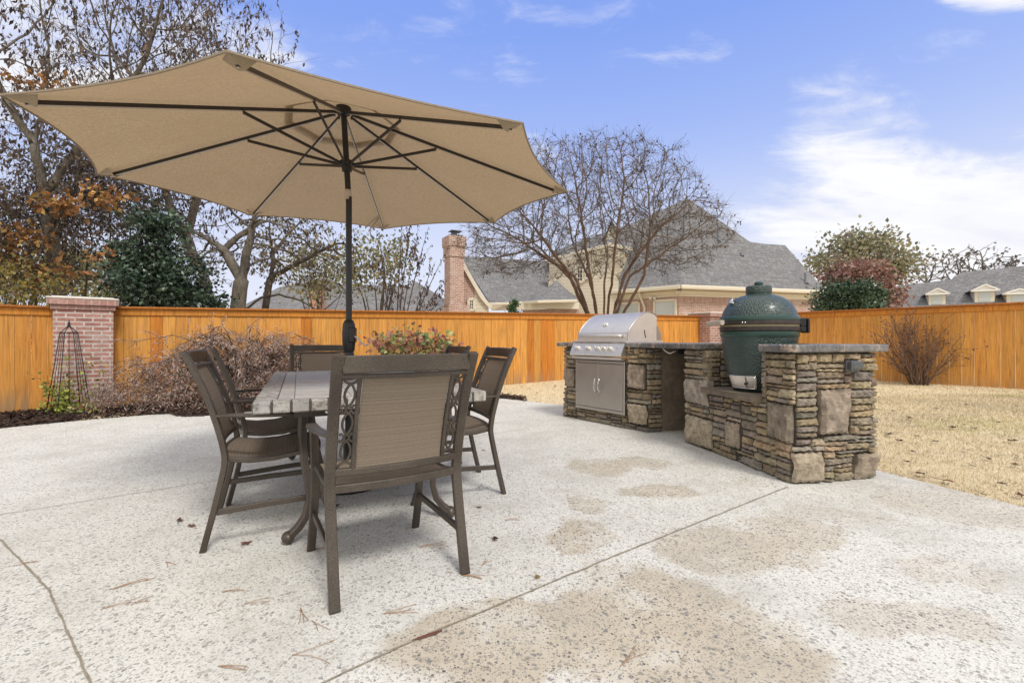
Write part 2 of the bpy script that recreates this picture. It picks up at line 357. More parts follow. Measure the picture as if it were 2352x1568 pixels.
def m_patio():
    m,nt,b=newmat('exposed_aggregate_concrete',(.6,.6,.58),.8,0,.3); v=coord(nt)
    g=nd(nt,'ShaderNodeTexNoise',{'noise_dimensions':'3D'},Vector=v,Scale=9.0,Detail=2.0).outputs['Color']
    vv=nd(nt,'ShaderNodeVectorMath',{'operation':'MULTIPLY_ADD'},i0=g,i1=(.035,.035,0),i2=v).outputs[0]
    peb=None; dark=None
    big=noise(nt,v,.9,4,.6); mid=noise(nt,v,3.2,5,.6); fine=noise(nt,v,85,4,.7)
    base=ramp(nt,fine,[(.25,(.49,.48,.44)),(.5,(.63,.618,.572)),(.75,(.74,.725,.68))])
    # beige damp / worn patches: noise edge around known centres
    mask=None
    spots=[(.02,1.62,.46,.24),(.55,1.72,.44,.40),(1.12,2.36,.40,.28,.8),(1.5,2.5,.30,.20,.7),(.38,2.42,.15,.26,.9),(.46,2.95,.12,.16,.7),(.75,3.85,.30,.26,.8),(1.12,3.95,.26,.2,.7),(.98,3.2,.32,.13,.8),(3.0,2.95,.6,.4,.55),(1.9,2.75,.4,.12,.4),(1.5,1.75,.3,.14,.45),(-.15,1.3,.22,.10,.6),(2.0,2.1,.25,.14,.4)]
    P=sep(nt,nd(nt,'ShaderNodeVectorMath',{'operation':'MULTIPLY_ADD'},i0=noise(nt,v,2.4,5,.65,out='Color'),i1=(.55,.55,0),i2=nd(nt,'ShaderNodeVectorMath',{'operation':'ADD'},i0=v,i1=(-.275,-.275,0)).outputs[0]).outputs[0])
    for (x,y,rx,ry,*wt) in spots:
        dx=mth(nt,'DIVIDE',mth(nt,'SUBTRACT',P[0],x),rx); dy=mth(nt,'DIVIDE',mth(nt,'SUBTRACT',P[1],y),ry)
        d=mth(nt,'ADD',mth(nt,'MULTIPLY',dx,dx),mth(nt,'MULTIPLY',dy,dy)); s=mrange(nt,d,1.25,.75,0.0,wt[0] if wt else 1.0)
        mask=s if mask is None else mth(nt,'MAXIMUM',mask,s)
    mask=mth(nt,'MULTIPLY',mask,mrange(nt,mth(nt,'ADD',mth(nt,'MULTIPLY',mid,.7),mth(nt,'MULTIPLY',fine,.3)),.34,.54,.25,1.0)); gen=mth(nt,'MULTIPLY',mrange(nt,big,.52,.72),mrange(nt,mid,.45,.6)); mask=mth(nt,'MAXIMUM',mask,mth(nt,'MULTIPLY',gen,.45))
    beige=ramp(nt,fine,[(.25,(.40,.34,.25)),(.75,(.55,.48,.37))]); c=mix(nt,mth(nt,'MULTIPLY',mask,.95),base,beige)
    h=None
    for sc,thr,keep,off in((54,.33,.27,0),(92,.34,.30,3.1),(160,.36,.36,7.7)):
        w=nd(nt,'ShaderNodeVectorMath',{'operation':'ADD'},i0=vv,i1=(off,off*1.7,0)).outputs[0]
        vo=vor(nt,w,sc); cs=sep(nt,vo.outputs['Color'])
        rad=mth(nt,'MULTIPLY_ADD',cs[1],.28,thr-.06); inside=mrange(nt,mth(nt,'SUBTRACT',vo.outputs['Distance'],rad),.05,-.03)
        on=mrange(nt,cs[0],keep+.02,keep-.02); f=mth(nt,'MULTIPLY',inside,on)
        strength=mth(nt,'MULTIPLY_ADD',cs[2],.45,.55); hid=mth(nt,'MULTIPLY_ADD',mask,.34,.66)
        pc=ramp(nt,cs[1],[(.0,(.045,.045,.05)),(.45,(.11,.11,.115)),(.75,(.20,.195,.19)),(.95,(.31,.26,.20))])
        c=mix(nt,mth(nt,'MULTIPLY',mth(nt,'MULTIPLY',f,strength),hid),c,pc); h=f if h is None else mth(nt,'MAXIMUM',h,f)
    dirt=noise(nt,v,1.6,6,.7); c=mix(nt,mrange(nt,dirt,.42,.70,0,.5),c,(.39,.37,.325)); lnk(nt,c,b)
    lnk(nt,mth(nt,'MULTIPLY_ADD',mask,-.12,.82),b,'Roughness')
    bump(nt,b,mth(nt,'ADD',mth(nt,'MULTIPLY',h,.5),fine),.35,.003); return m
MAT['patio']=m_patio()
MAT['joint']=m_speckle('dirty_joint_filler',(.17,.14,.10),(.36,.32,.25),45,.95,0,.5,.004)
def m_lawn():
    m,nt,b=newmat('dormant_lawn',(.42,.31,.16),.95,0,.1); v=coord(nt); n=noise(nt,v,60,5,.75); g=noise(nt,v,1.1,4); p=noise(nt,v,6,4)
    c=ramp(nt,n,[(.25,(.50,.40,.245)),(.5,(.66,.55,.365)),(.75,(.78,.67,.48))]); c=mix(nt,mrange(nt,p,.5,.75,0,.4),c,(.36,.26,.13)); c=mix(nt,mrange(nt,g,.62,.8,0,.4),c,(.30,.29,.12)); lnk(nt,c,b); bump(nt,b,n,.6,.02); return m
MAT['lawn']=m_lawn()
MAT['mulch']=m_speckle('dark_bark_mulch',(.022,.015,.012),(.075,.048,.036),38,.95,0,.9,.03)
MAT['chip']=m_leaf('mulch_chip_material',0.0,.95,.1)
MAT['limestone']=m_speckle('pale_cast_cap',(.52,.48,.42),(.64,.60,.54),24,.8)
# ------------------------------------------------------------------ patio chair
def sheet(fn,nu,nv,name,m,parent,thick=.004,off=(0,-1,0)):
    """thin two-sided sheet with uv 0..1"""
    V=[];Fq=[];UV=[]
    for j in range(nv+1):
        for i in range(nu+1): V.append(fn(i/nu,j/nv))
    n=len(V); O=Vector(off)*thick; V=[Vector(p) for p in V]; V+= [p+O for p in V]
    w=nu+1
    for j in range(nv):
        for i in range(nu):
            a=j*w+i; Fq.append((a,a+1,a+w+1,a+w)); Fq.append((n+a,n+a+w,n+a+w+1,n+a+1))
    edge=[i for i in range(w)]+[j*w+nu for j in range(1,nv+1)]+[nv*w+i for i in range(nu-1,-1,-1)]+[j*w for j in range(nv-1,0,-1)]
    for k in range(len(edge)):
        a=edge[k];b=edge[(k+1)%len(edge)]; Fq.append((b,a,n+a,n+b))
    me=bpy.data.meshes.new(name); me.from_pydata(V,[],Fq); ul=me.uv_layers.new(name='UVMap')
    for p in me.polygons:
        for li in p.loop_indices:
            vi=me.loops[li].vertex_index%n; ul.data[li].uv=((vi%w)/nu,(vi//w)/nv)
    return finish(me,name,m,parent,35)
PZ=[0,.2,.36,.43,.47,.56,.68,.80,.92,1.0]; PY=[0,.048,.083,.095,.094,.078,.045,.005,-.045,-.085]
def prof(z): return float(np.interp(z,PZ,PY))
XW=.279
def back(x,z,o=0.0): return Vector((x,prof(z)-.027*(1-(x/XW)**2)+o,z))
def make_chair(label,group):
    t=thing('patio_chair',label,'chair',group=group); M=MAT['metal']
    for s in(-1,1):
        b=MB(); zs=[0,.1,.2,.3,.38,.42,.45,.48,.54,.62,.70,.78,.86,.93,.993]
        b.bar([(s*XW,prof(z),z) for z in zs],.042,.028,up=(0,1,0),ch=.004); leg=b.build('leg',M,t,30)
        g=MB(); g.box((s*XW,prof(0),.006),(.036,.026,.012),ch=.003); g.build('foot_cap',MAT['rubber'],leg)
        b=MB(); pts=[(s*.272,.615,0),(s*.270,.585,.09),(s*.268,.555,.2),(s*.266,.530,.32),(s*.268,.512,.44),(s*.273,.500,.53),(s*.277,.488,.60),(s*.277,.468,.638)]
        b.bar(pts,.038,.026,up=(0,1,0),ch=.004); leg=b.build('leg',M,t,30)
        g=MB(); g.box((s*.272,.615,.006),(.032,.026,.012),ch=.003); g.build('foot_cap',MAT['rubber'],leg)
        b=MB(); arm=[(s*.283,prof(.665)+.005,.668),(s*.298,.14,.668),(s*.306,.26,.664),(s*.304,.36,.660),(s*.295,.44,.654),(s*.286,.478,.640),(s*.280,.494,.610)]
        b.bar(arm,.046,.018,ch=.005,scale=[.75,.95,1.1,1.15,1.1,1,.8]); b.build('armrest',M,t,35)
        b=MB(); b.bar([(s*.276,prof(.2)+.01,.185),(s*.272,.30,.195),(s*.268,.552,.2)],.018,.030,ch=.003); b.build('stretcher',M,t,30)
        # pierced oval ornament panel between post and stile
        b=MB(); xi=s*.2265; hw=.019
        zs0=[.555,.672,.789]; hh=.092
        def oo(dx,z): return back(xi+dx,z,0)
        for z0 in zs0:
            for q in(-1,1):
                b.bar([oo(q*hw*math.sin(math.pi*k/10)**.8,z0+hh*k/10) for k in range(11)],.0085,.012,up=(0,1,0),ch=.002)
        for z0 in(.647+.0125,.764+.0125):
            for q in(-1,1):
                for d in(-1,1):
                    b.bar([oo(q*.0265,z0+d*.012),oo(q*.019,z0+d*.017),oo(q*.010,z0+d*.006),oo(q*.0085,z0)],.009,.012,up=(0,1,0),ch=.002)
                b.bar([oo(q*.0010,z0+.016),oo(q*.011,z0),oo(q*.001,z0-.016)],.008,.012,up=(0,1,0),ch=.002)
        for z0,d in((.881,1),(.555,-1)):
            b.bar([oo(.026*math.cos(a),z0+d*(.024-.024*math.sin(a))) for a in [math.pi*k/8 for k in range(9)]],.009,.012,up=(0,1,0),ch=.002)
        b.build('side_ornament',M,t,35)
        b=MB(); b.bar([back(s*.195,z) for z in(.520,.6,.7,.8,.91)],.016,.018,up=(0,1,0)); b.build('stile',M,t,30)
    N=14
    b=MB(); xs=[-.262+.524*i/N for i in range(N+1)]
    for zc,h in((.955,.068),(.911,.020)):
        b.bar([back(x,zc+ (.003*(1-(x/XW)**2) if zc>.94 else -.002*(1-(x/XW)**2))) for x in xs],.020 if zc>.94 else .026,h,ch=.004)
    for s in(-1,1): b.bar([(s*.255,prof(.915)-.008,.915),(s*.285,prof(.915),.915)],.018,.018)
    b.build('top_rail',M,t,35)
    b=MB(); b.bar([back(x,.515-.004*(1-(x/XW)**2)) for x in xs],.024,.030,ch=.004); b.build('back_rail',M,t,35)
    b=MB(); b.bar([(x,.095-.030*(1-(x/.27)**2),.445) for x in xs],.022,.034,ch=.004)
    b.bar([(x,.515+.028*(1-(x/.27)**2),.438-.004*(1-(x/.27)**2)) for x in xs],.024,.026,ch=.004)
    for s in(-1,1): b.bar([(s*.262,.10,.444),(s*.262,.2,.427),(s*.263,.32,.428),(s*.264,.43,.445),(s*.264,.515,.440)],.024,.026,ch=.004)
    b.build('seat_frame',M,t,35)
    sheet(lambda u,v: back(-.183+.366*u,.528+.372*v,.002+.006*math.sin(math.pi*v)),12,12,'back_sling',MAT['sling'],t,.004,(0,-1,0))
    def seat(u,v):
        x=-.250+.500*u; y0=.10-.030*(1-(x/.27)**2); y1=.525+.028*(1-(x/.27)**2); y=y0+(y1-y0)*v
        z=float(np.interp(v,[0,.25,.5,.75,.9,1.0],[.458,.438,.436,.452,.458,.446]))-.010*math.sin(math.pi*u)*math.sin(math.pi*min(1,v*1.05))
        return (x,y,z)
    sheet(seat,12,16,'seat_sling',MAT['sling'],t,.005,(0,0,-1))
    return t
def face_rz(fx,fy): return math.atan2(-fx,fy)
CH=[((-.447,1.935),(-.529,.848),'bronze sling chair with its back to the camera at the near end of the table'),
    ((-1.653,2.551),(.903,.429),'bronze sling chair on the left side of the table, the nearer of two'),
    ((-1.955,3.178),(.839,.545),'bronze sling chair on the left side of the table, half hidden behind the nearer chair'),
    ((-.159,3.430),(-.93,-.367),'bronze sling chair on the right side of the table, seen whole from the side'),
    ((-.560,4.200),(-.905,-.425),'bronze sling chair on the right side, only its top showing beside the leafy bush'),
    ((-2.110,5.100),(.459,-.888),'bronze sling chair at the far table end, facing us left of the umbrella pole')]
chair0=None
for (p,fv,lab) in CH:
    c=make_chair(lab,'chairs around the patio table') if chair0 is None else copy_tree(chair0)
    chair0=chair0 or c
    c.location=(p[0],p[1],0); c.rotation_euler=(0,0,face_rz(*fv)); c['label']=lab

# ------------------------------------------------------------------ table
TC=Vector((-1.189,3.38,0)); TU=Vector((.908,.419,0)); TW,TL,TT=1.165,2.27,.76
table=thing('patio_table','long rectangular tile topped patio table under the tan umbrella','table',TC+Vector((.044,.025,0)),math.atan2(TU.y,TU.x))
def tcol(lo=.85,hi=1.1):
    k=rng.uniform(lo,hi); w=rng.uniform(-.03,.03); return (.43*k+w*.5,.408*k,.375*k-w*.5)
b=MB(); b.prism([(-TW/2+.003,-TL/2+.003),(TW/2-.003,-TL/2+.003),(TW/2-.003,TL/2-.003),(-TW/2+.003,TL/2-.003)],TT-.052,TT-.004); b.build('tabletop',MAT['grout'],table)
def tiles(b,x0,x1,y0,y1,zt,zb,g=.0014,ch=.0015):
    b.box(((x0+x1)/2,(y0+y1)/2,(zt+zb)/2),(x1-x0-2*g,y1-y0-2*g,zt-zb),ch=ch,col=tcol(.80,1.0) if ch>.004 else tcol())
b=MB(); e=.105
n=14
for i in range(n):
    x0=-TW/2+TW*i/n; x1=x0+TW/n
    for y0,y1 in((-TL/2,-TL/2+e),(TL/2-e,TL/2)): tiles(b,x0,x1,y0,y1,TT,TT-.056,g=.0016,ch=.006)
ys=[-TL/2+e]+[ -TL/2+e+(TL-2*e)*k/11 for k in range(1,11)]+[TL/2-e]
for k in range(11):
    for x0,x1 in((-TW/2,-TW/2+e),(TW/2-e,TW/2)): tiles(b,x0,x1,ys[k],ys[k+1],TT,TT-.056,g=.0016,ch=.006)
b.build('edge_tiles',MAT['tile_edge'],table,30)
w=.075
for sx in(-1,1):
    b=MB()
    a0,a1=sorted((sx*(TW/2-e),sx*(TW/2-e-w)))
    yy=-TL/2+e
    while yy<TL/2-e-.01:
        y2=min(TL/2-e,yy+rng.choice([.075,.12,.16])); tiles(b,a0,a1,yy,y2,TT-.0008,TT-.02); yy=y2
    b.build('mosaic_strip',MAT['tile'],table,30)
b=MB(); X=TW/2-e-w; Y=TL/2-e
cols=3; cw=2*X/cols
for i in range(cols):
    yy=-Y; first=True
    while yy<Y-.02:
        L=rng.uniform(.26,.44)*(.6 if first and i%2 else 1); first=False
        y2=Y if Y-yy-L<.15 else yy+L
        if abs((yy+y2)/2)<.01: y2+=.02
        tiles(b,-X+i*cw,-X+(i+1)*cw,yy,y2,TT-.0004,TT-.02); yy=y2
b.build('centre_tiles',MAT['tile'],table,30)
b=MB(); r=[(-.39,-.95),(.39,-.95),(.39,.95),(-.39,.95)]
for i in range(4):
    p,q=r[i],r[(i+1)%4]; b.bar([(p[0],p[1],TT-.083),(q[0],q[1],TT-.083)],.03,.05)
for yy in(-.45,.45): b.bar([(-.355,yy,TT-.075),(.355,yy,TT-.075)],.05,.03)
ap=b.build('apron_frame',MAT['metal'],table,30)
b=MB()
for x in (-.25,-.18): b.lathe([(.0,0),(.008,0),(.009,.006),(.0065,.007),(.006,.02),(0,.02)],8,(x,-.966,TT-.085),Matrix.Rotation(R(90),3,'X'))
b.build('bolts',MAT['chrome'],ap)
for sx in(-1,1):
    for sy in(-1,1):
        ox,oy=sx*.362,sy*.905; d=Vector((sx,sy*.25,0)).normalized()
        b=MB(); zz=[TT-.06,.64,.54,.42,.30,.20,.12,.07,.045]; of=[.0,.002,.006,-.004,-.024,-.030,-.010,.028,.06]
        b.bar([Vector((ox,oy,z))+d*o for z,o in zip(zz,of)],.048,.036,up=(d.x,d.y,0),ch=.006,scale=[1.25,1.1,1.0,.95,.9,.9,.95,1,1.0])
        leg=b.build('leg',MAT['metal'],table,35)
        g=MB(); g.lathe([(0,-.034),(.016,-.03),(.029,-.014),(.031,0),(.029,.014),(.016,.03),(0,.034)],14,Vector((ox,oy,.034))+d*.075,Matrix.Rotation(math.atan2(d.y,d.x),3,'Z')@Matrix.Rotation(R(90),3,'X')); g.build('scroll_foot',MAT['metal'],leg,40)

# ------------------------------------------------------------------ umbrella
um=thing('patio_umbrella','open tan octagonal market umbrella through the middle of the patio table','umbrella',(TC.x,TC.y,0))
UB=Vector((TC.x,TC.y,0))
HUB=Vector((-1.226,3.371,2.734))-UB
RIB=[Vector(p)-UB for p in [(-2.318,2.098,2.157),(-2.888,3.229,2.202),(-2.517,4.448,2.244),(-1.393,5.048,2.256),(-.173,4.677,2.23),(.427,3.553,2.182),(.055,2.335,2.14),(-1.069,1.735,2.129)]]
JT=Vector((-.004,0,2.11)); AX=(HUB-JT).normalized(); RUN=JT+AX*.215
b=MB(); b.tube([(0,0,0.04),(0,0,1.02)],.027,16); b.tube([(0,0,1.02),(0,0,2.09)],.0215,16); b.lathe([(.034,.765),(.036,.80),(.036,.95),(.031,.96)],20); b.build('pole',MAT['pole'],um,40)
b=MB(); b.lathe([(.030,.955),(.040,.975),(.046,1.03),(.047,1.10),(.042,1.165),(.031,1.19),(.022,1.195)],24); b.box((.036,-.028,1.085),(.05,.05,.11),ch=.008); cb=b.build('crank_housing',MAT['black'],um,40)
b=MB(); b.bar([(.060,-.045,1.075),(.078,-.05,1.062),(.128,-.062,1.012),(.140,-.066,1.010),(.172,-.075,1.018)],.013,.010,ch=.003); b.build('crank_handle',MAT['alu'],cb,40)
b=MB(); b.tube([(-.004,0,2.07),tuple(JT+AX*.03)],.0235,16); b.build('tilt_collar',MAT['wood_grey'],um,40)
b=MB(); b.tube([tuple(JT+AX*.02),tuple(HUB+AX*.02)],.0205,16); b.build('upper_pole',MAT['pole'],um,40)
Rm=AX.to_track_quat('Z','Y').to_matrix()
b=MB(); b.lathe([(.022,-.055),(.034,-.05),(.036,-.02),(.052,-.012),(.055,.012),(.045,.025),(.022,.03)],20,RUN,Rm); b.build('runner',MAT['black'],um,40)
b=MB(); b.lathe([(.0,-.05),(.022,-.05),(.050,-.03),(.056,.0),(.05,.02),(.0,.03)],20,HUB-AX*.012,Rm); b.build('top_hub',MAT['black'],um,40)
UP=AX
for k,tip in enumerate(RIB):
    d=(tip-HUB); o=AX*-.030
    b=MB(); b.bar([HUB+d*.035+o,HUB+d*.5+o,HUB+d*.955+o],.012,.022,up=AX,ch=.002); rb=b.build('rib',MAT['rib'],um)
    b=MB(); b.bar([HUB+d*.04+o-AX*.0125,HUB+d*.95+o-AX*.0125],.009,.004,up=AX,ch=.0005); b.build('aluminium_edge',MAT['alu'],rb)
    st=HUB+d*.40+o-AX*.02; dd=(st-RUN); p0=RUN+Vector((dd.x,dd.y,0)).normalized()*.048
    b=MB(); b.bar([p0,st],.011,.020,up=AX,ch=.002); b.lathe([(0,-.011),(.007,-.011),(.007,.011),(0,.011)],8,st+AX*.012,Matrix.Rotation(math.atan2(d.y,d.x),3,'Z')@Matrix.Rotation(R(90),3,'X')); b.build('strut',MAT['rib'],rb,30)
NS,NR=14,14
def canopy_pt(k,s,r,lift=0.0,sag=.045):
    a=RIB[k]-HUB; c=RIB[(k+1)%8]-HUB; q=4*s*(1-s); m=a*(1-s)+c*s
    rr=r*(1-sag*q*(r**1.6)); p=HUB+m*rr
    return p+AX*(lift - .012*q*r + .010*math.sin(math.pi*r)*q)
def canopy_mesh(r0,r1,lift,name,parent,sag=.045,nr=NR,hem=True):
    V=[];Fq=[]
    for k in range(8):
        for i in range(NS):
            for j in range(nr+1): V.append(canopy_pt(k,i/NS,r0+(r1-r0)*j/nr,lift,sag))
    m=8*NS
    for i in range(m):
        for j in range(nr):
            a=i*(nr+1)+j; c=((i+1)%m)*(nr+1)+j; Fq.append((a,c,c+1,a+1))
    me=bpy.data.meshes.new(name); me.from_pydata(V,[],Fq); return finish(me,name,MAT['fabric'],parent,True)
can=canopy_mesh(.215,1.0,0.0,'canopy',um)
canopy_mesh(.012,.247,.022,'vent',can,.02,6)
b=MB()
for k in range(8):
    for i in range(NS):
        p,q=canopy_pt(k,i/NS,1.0),canopy_pt(k,(i+1)/NS,1.0)
        b.bar([p,q],.007,.010,up=AX,ch=.001)
b.build('hem',m_speckle('hem_binding',(.20,.16,.11),(.28,.22,.16),80,.9),can)
PKM=m_speckle('pocket_fabric',(.29,.225,.145),(.36,.285,.19),90,.9)
for k in range(8):
    b=MB(); d=RIB[k]-HUB; side=d.cross(AX).normalized(); 
    for s in(-1,1):
        A=HUB+d*.930-AX*.050+side*.012*s; B=HUB+d*.998-AX*.004; C=HUB+d*.930-AX*.004+side*.075*s
        b.poly([A,B,C])
    b.poly([HUB+d*.930-AX*.050+side*.012,HUB+d*.998-AX*.004,HUB+d*.930-AX*.050-side*.012])
    b.build('corner_pocket',PKM,can,fix=False)
d3=RIB[3]-HUB; sd=d3.cross(AX).normalized()
b=MB(); p=HUB+d3*.80-AX*.047; b.bar([p,p-sd*.10+d3*.05-AX*.02,p-sd*.17+d3*.10-AX*.03],.002,.022,up=AX,ch=.0005); p=p+d3*.02; b.bar([p,p-sd*.08+d3*.05-AX*.03,p-sd*.14+d3*.095-AX*.05],.002,.022,up=AX,ch=.0005); b.build('tie_strap',MAT['wood_grey'],can)
b=MB(); b.lathe([(0,0),(.25,0),(.255,.015),(.24,.04),(.06,.075),(.04,.09),(.038,.30),(.03,.31)],40); b.build('base',MAT['pole'],um,40)

# ------------------------------------------------------------------ stone kitchen island
V2=lambda x,y: np.array([x,y],float)
C1,C2,C3=V2(2.046,3.357),V2(2.773,3.549),V2(1.791,4.757)
C4,C5=V2(1.534,5.274),V2(.726,6.389)
def fillet(pts,r,closed=False,n=5):
    out=[]
    N=len(pts)
    for i,p in enumerate(pts):
        if not closed and i in(0,N-1): out.append(p); continue
        a=pts[i-1]; c=pts[(i+1)%N]; d1=norm(a-p); d2=norm(c-p); rr=min(r,np.linalg.norm(a-p)*.45,np.linalg.norm(c-p)*.45)
        A=p+d1*rr; B=p+d2*rr
        for k in range(n+1):
            t=k/n; out.append(A*(1-t)**2+2*p*t*(1-t)+B*t*t)
    return out
class Path:
    def __init__(s,pts):
        s.p=np.array(pts); seg=np.linalg.norm(np.diff(s.p,axis=0),axis=1); s.s=np.concatenate([[0],np.cumsum(seg)]); s.L=s.s[-1]
    def at(s,q):
        x=np.interp(q,s.s,s.p[:,0]); y=np.interp(q,s.s,s.p[:,1])
        e=.015; q0=max(0,q-e);q1=min(s.L,q+e)
        dx=np.interp(q1,s.s,s.p[:,0])-np.interp(q0,s.s,s.p[:,0]); dy=np.interp(q1,s.s,s.p[:,1])-np.interp(q0,s.s,s.p[:,1])
        l=math.hypot(dx,dy)+1e-9; return x,y,dy/l,-dx/l
STC=[(v[0]*.62+.075,v[1]*.61+.063,v[2]*.63+.046) for v in [(.44,.345,.20),(.40,.31,.18),(.48,.385,.235),(.35,.275,.175),(.32,.265,.19),(.26,.225,.18),(.36,.32,.265),(.42,.32,.19),(.30,.235,.17),(.21,.185,.16),(.46,.38,.25),(.40,.32,.20),(.30,.27,.23),(.25,.22,.19)]]
def pack(L,H,bigs,blocked,r,U=.0125):
    nx=int(round(L/U)); nz=int(round(H/U)); occ=np.zeros((nx,nz),bool); out=[]
    for i in range(nx):
        for j in range(nz):
            if blocked and blocked((i+.5)*U,(j+.5)*U): occ[i,j]=True
    for (a,b_,c,d) in bigs:
        a-=.012; b_+=.012; d+=.012; c-=.012 if c>.02 else 0
        i0,i1,j0,j1=[int(round(v/U)) for v in(a,b_,c,d)]; i0=max(i0,0); i1=min(i1,nx); j0=max(0,j0); j1=min(nz,j1)
        occ[i0:i1,j0:j1]=True; out.append((i0*U,i1*U,j0*U,j1*U,True))
    for j in range(nz):
        i=0
        while i<nx:
            if occ[i,j]: i+=1; continue
            k=i
            while k<nx and not occ[k,j]: k+=1
            run=k-i; w=r.choice([8,11,13,15,17,20,23,26,30,34])
            if run-w<5: w=run if run<36 else run//2
            h=r.choice([2,3,3,4,4,4,5,5,6])
            hh=0
            while hh<h and j+hh<nz and not occ[i:i+w,j+hh].any(): hh+=1
            if nz-(j+hh)<3 and not occ[i:i+w,j+hh:nz].any(): hh=nz-j
            occ[i:i+w,j:j+hh]=True
            out.append((i*U,(i+w)*U,j*U,(j+hh)*U,False)); i+=w
    return out
def stones(b,path,z0,lay,r,prot=.022,bright=1.0):
    for (a,c,d,e,big) in lay:
        w,h=c-a,e-d
        if h<.02: continue
        nu=max(5,int(w/.016)+1); nv=max(5,int(h/.012)+1)
        if big: nu=max(5,int(w/.022)+1); nv=max(5,int(h/.022)+1)
        base=r.uniform(.0,.011)+(.012 if big else 0); k=r.uniform(.85,1.32)*bright
        cc=r.choice(STC if not big else [(.33,.27,.195),(.29,.24,.18),(.36,.30,.215),(.30,.26,.205)]); cc=tuple(v*k*r.uniform(.96,1.04) for v in cc)
        cr=[[r.uniform(.000,.009 if not big else .034) for _ in range(2)] for _ in range(4)]; ph=[r.uniform(0,6.28) for _ in range(6)]; tilt=r.uniform(-.22,.22); tl2=r.uniform(-.10,.10); cut=(r.uniform(.2,.8),r.uniform(-.25,.25),r.uniform(-.2,.2))
        V=[];row=nu+1
        def P(u,v,p):
            uu=a+w*u; vv=d+h*v
            sx=[cr[0][0],cr[1][0],cr[2][0],cr[3][0]]; sz=[cr[0][1],cr[1][1],cr[2][1],cr[3][1]]
            uu+= (.0012+sx[0]*(1-v)+sx[2]*v)*(1-u)-(.0012+sx[1]*(1-v)+sx[3]*v)*u
            vv+= (.0008+.6*(sz[0]*(1-u)+sz[1]*u))*(1-v)-(.0008+.6*(sz[2]*(1-u)+sz[3]*u))*v
            vv+= .0026*math.sin(9*u*max(1,w/.1)+ph[0])*(1 if not big else 2.2); uu+=.003*math.sin(7*v+ph[1])*(1 if not big else 2.4)
            x,y,nx,ny=path.at(min(max(uu,0),path.L)); return (x+nx*p,y+ny*p,z0+vv)
        for jv in range(nv+1):
            for iu in range(nu+1):
                u,v=iu/nu,jv/nv; ed=min(u*w,(1-u)*w,v*h,(1-v)*h)
                f=1-math.exp(-ed/(.0024 if not big else .0055)); p=base+prot*f+f*(tilt*(v-.5)*h*.7+max(-.010,min(.010,tl2*(u-.5)*w))-max(0,cut[1]*(u-cut[0])*w*.5+cut[2]*(v-.5)*h))
                p+= .0035*math.sin(5+u*11*max(1,w/.12)+ph[2])*math.sin(v*7+ph[3])+.0025*math.sin(u*23+v*13+ph[4])+r.uniform(-.0022,.0022)*(1.9 if big else 1.5)+(.008*math.sin(u*6+ph[5])*math.cos(v*5+ph[0]) if big else 0)
                V.append(P(u,v,p))
        Fq=[]
        for jv in range(nv):
            for iu in range(nu):
                q=jv*row+iu; Fq.append((q,q+1,q+row+1,q+row))
        n0=len(V); ed=[i for i in range(row)]+[j*row+nu for j in range(1,nv+1)]+[nv*row+i for i in range(nu-1,-1,-1)]+[j*row for j in range(nv-1,0,-1)]
        for q in ed: V.append(P((q%row)/nu,(q//row)/nv,-.045))
        for k2 in range(len(ed)):
            q0,q1=ed[k2],ed[(k2+1)%len(ed)]; Fq.append((q1,q0,n0+k2,n0+(k2+1)%len(ed)))
        b.add(V,Fq,cc)
isl=thing('kitchen_island','curved stacked stone outdoor kitchen island with dark concrete countertop','kitchen island',(C1[0],C1[1],0))
IO=V2(C1[0],C1[1])
def rel(pts): return [p-IO for p in pts]
mid=(C1+C3)/2+V2(.035,.006)
ctl=[C3+ (C3-C1)*0, C3*.25+C1*.75]
side=[C3*(1-t)**2+2*(mid+V2(.03,.005))*t*(1-t)+C1*t*t for t in np.linspace(0,1,9)]
inN=V2(.984,.179)
# near block: far return -> side face -> near corner -> end face -> right return
C2b=C2+V2(-.20,.95); near_pts=[C3+inN*.30]+side[:-1]+[C1,C2,C2b]
def rounded(pts,idx,r):
    out=[]
    for i,p in enumerate(pts):
        if i in idx:
            a,c=pts[i-1],pts[i+1]; d1=norm(a-p); d2=norm(c-p)
            for k in range(6):
                t=k/5; out.append((p+d1*r)*(1-t)**2+2*p*t*(1-t)+(p+d2*r)*t*t)
        else: out.append(p)
    return out
iC1=9
pn=Path(rel(rounded(near_pts,{1,iC1,iC1+1},.035))); HT=.955
L0=.30; LS=float(np.linalg.norm(C3-C1)); sC1=L0+LS; sC2=sC1+.752
nich0,nich1=L0+LS*(1-.776),L0+LS*(1-.235); NZ=.55
blk=lambda s,z: nich0<s<nich1 and z>NZ
r1=random.Random(21)
bigs=[(sC1+.175,sC1+.47,.355,.675),(sC1-.30,sC1-.02,.30,.56),(sC1-.035,sC1+.215,0.0,.225),(sC1+.52,sC1+.752,0,.185),(L0-.02,L0+.40,0,.29),(L0-.02,nich0+.02,.42,.65),(L0+.63,L0+.80,.11,.33)]
b=MB(); lay=pack(pn.L,HT,bigs,blk,r1); stones(b,pn,0,lay,r1); b.build('stone_facing',MAT['stone'],isl,14)
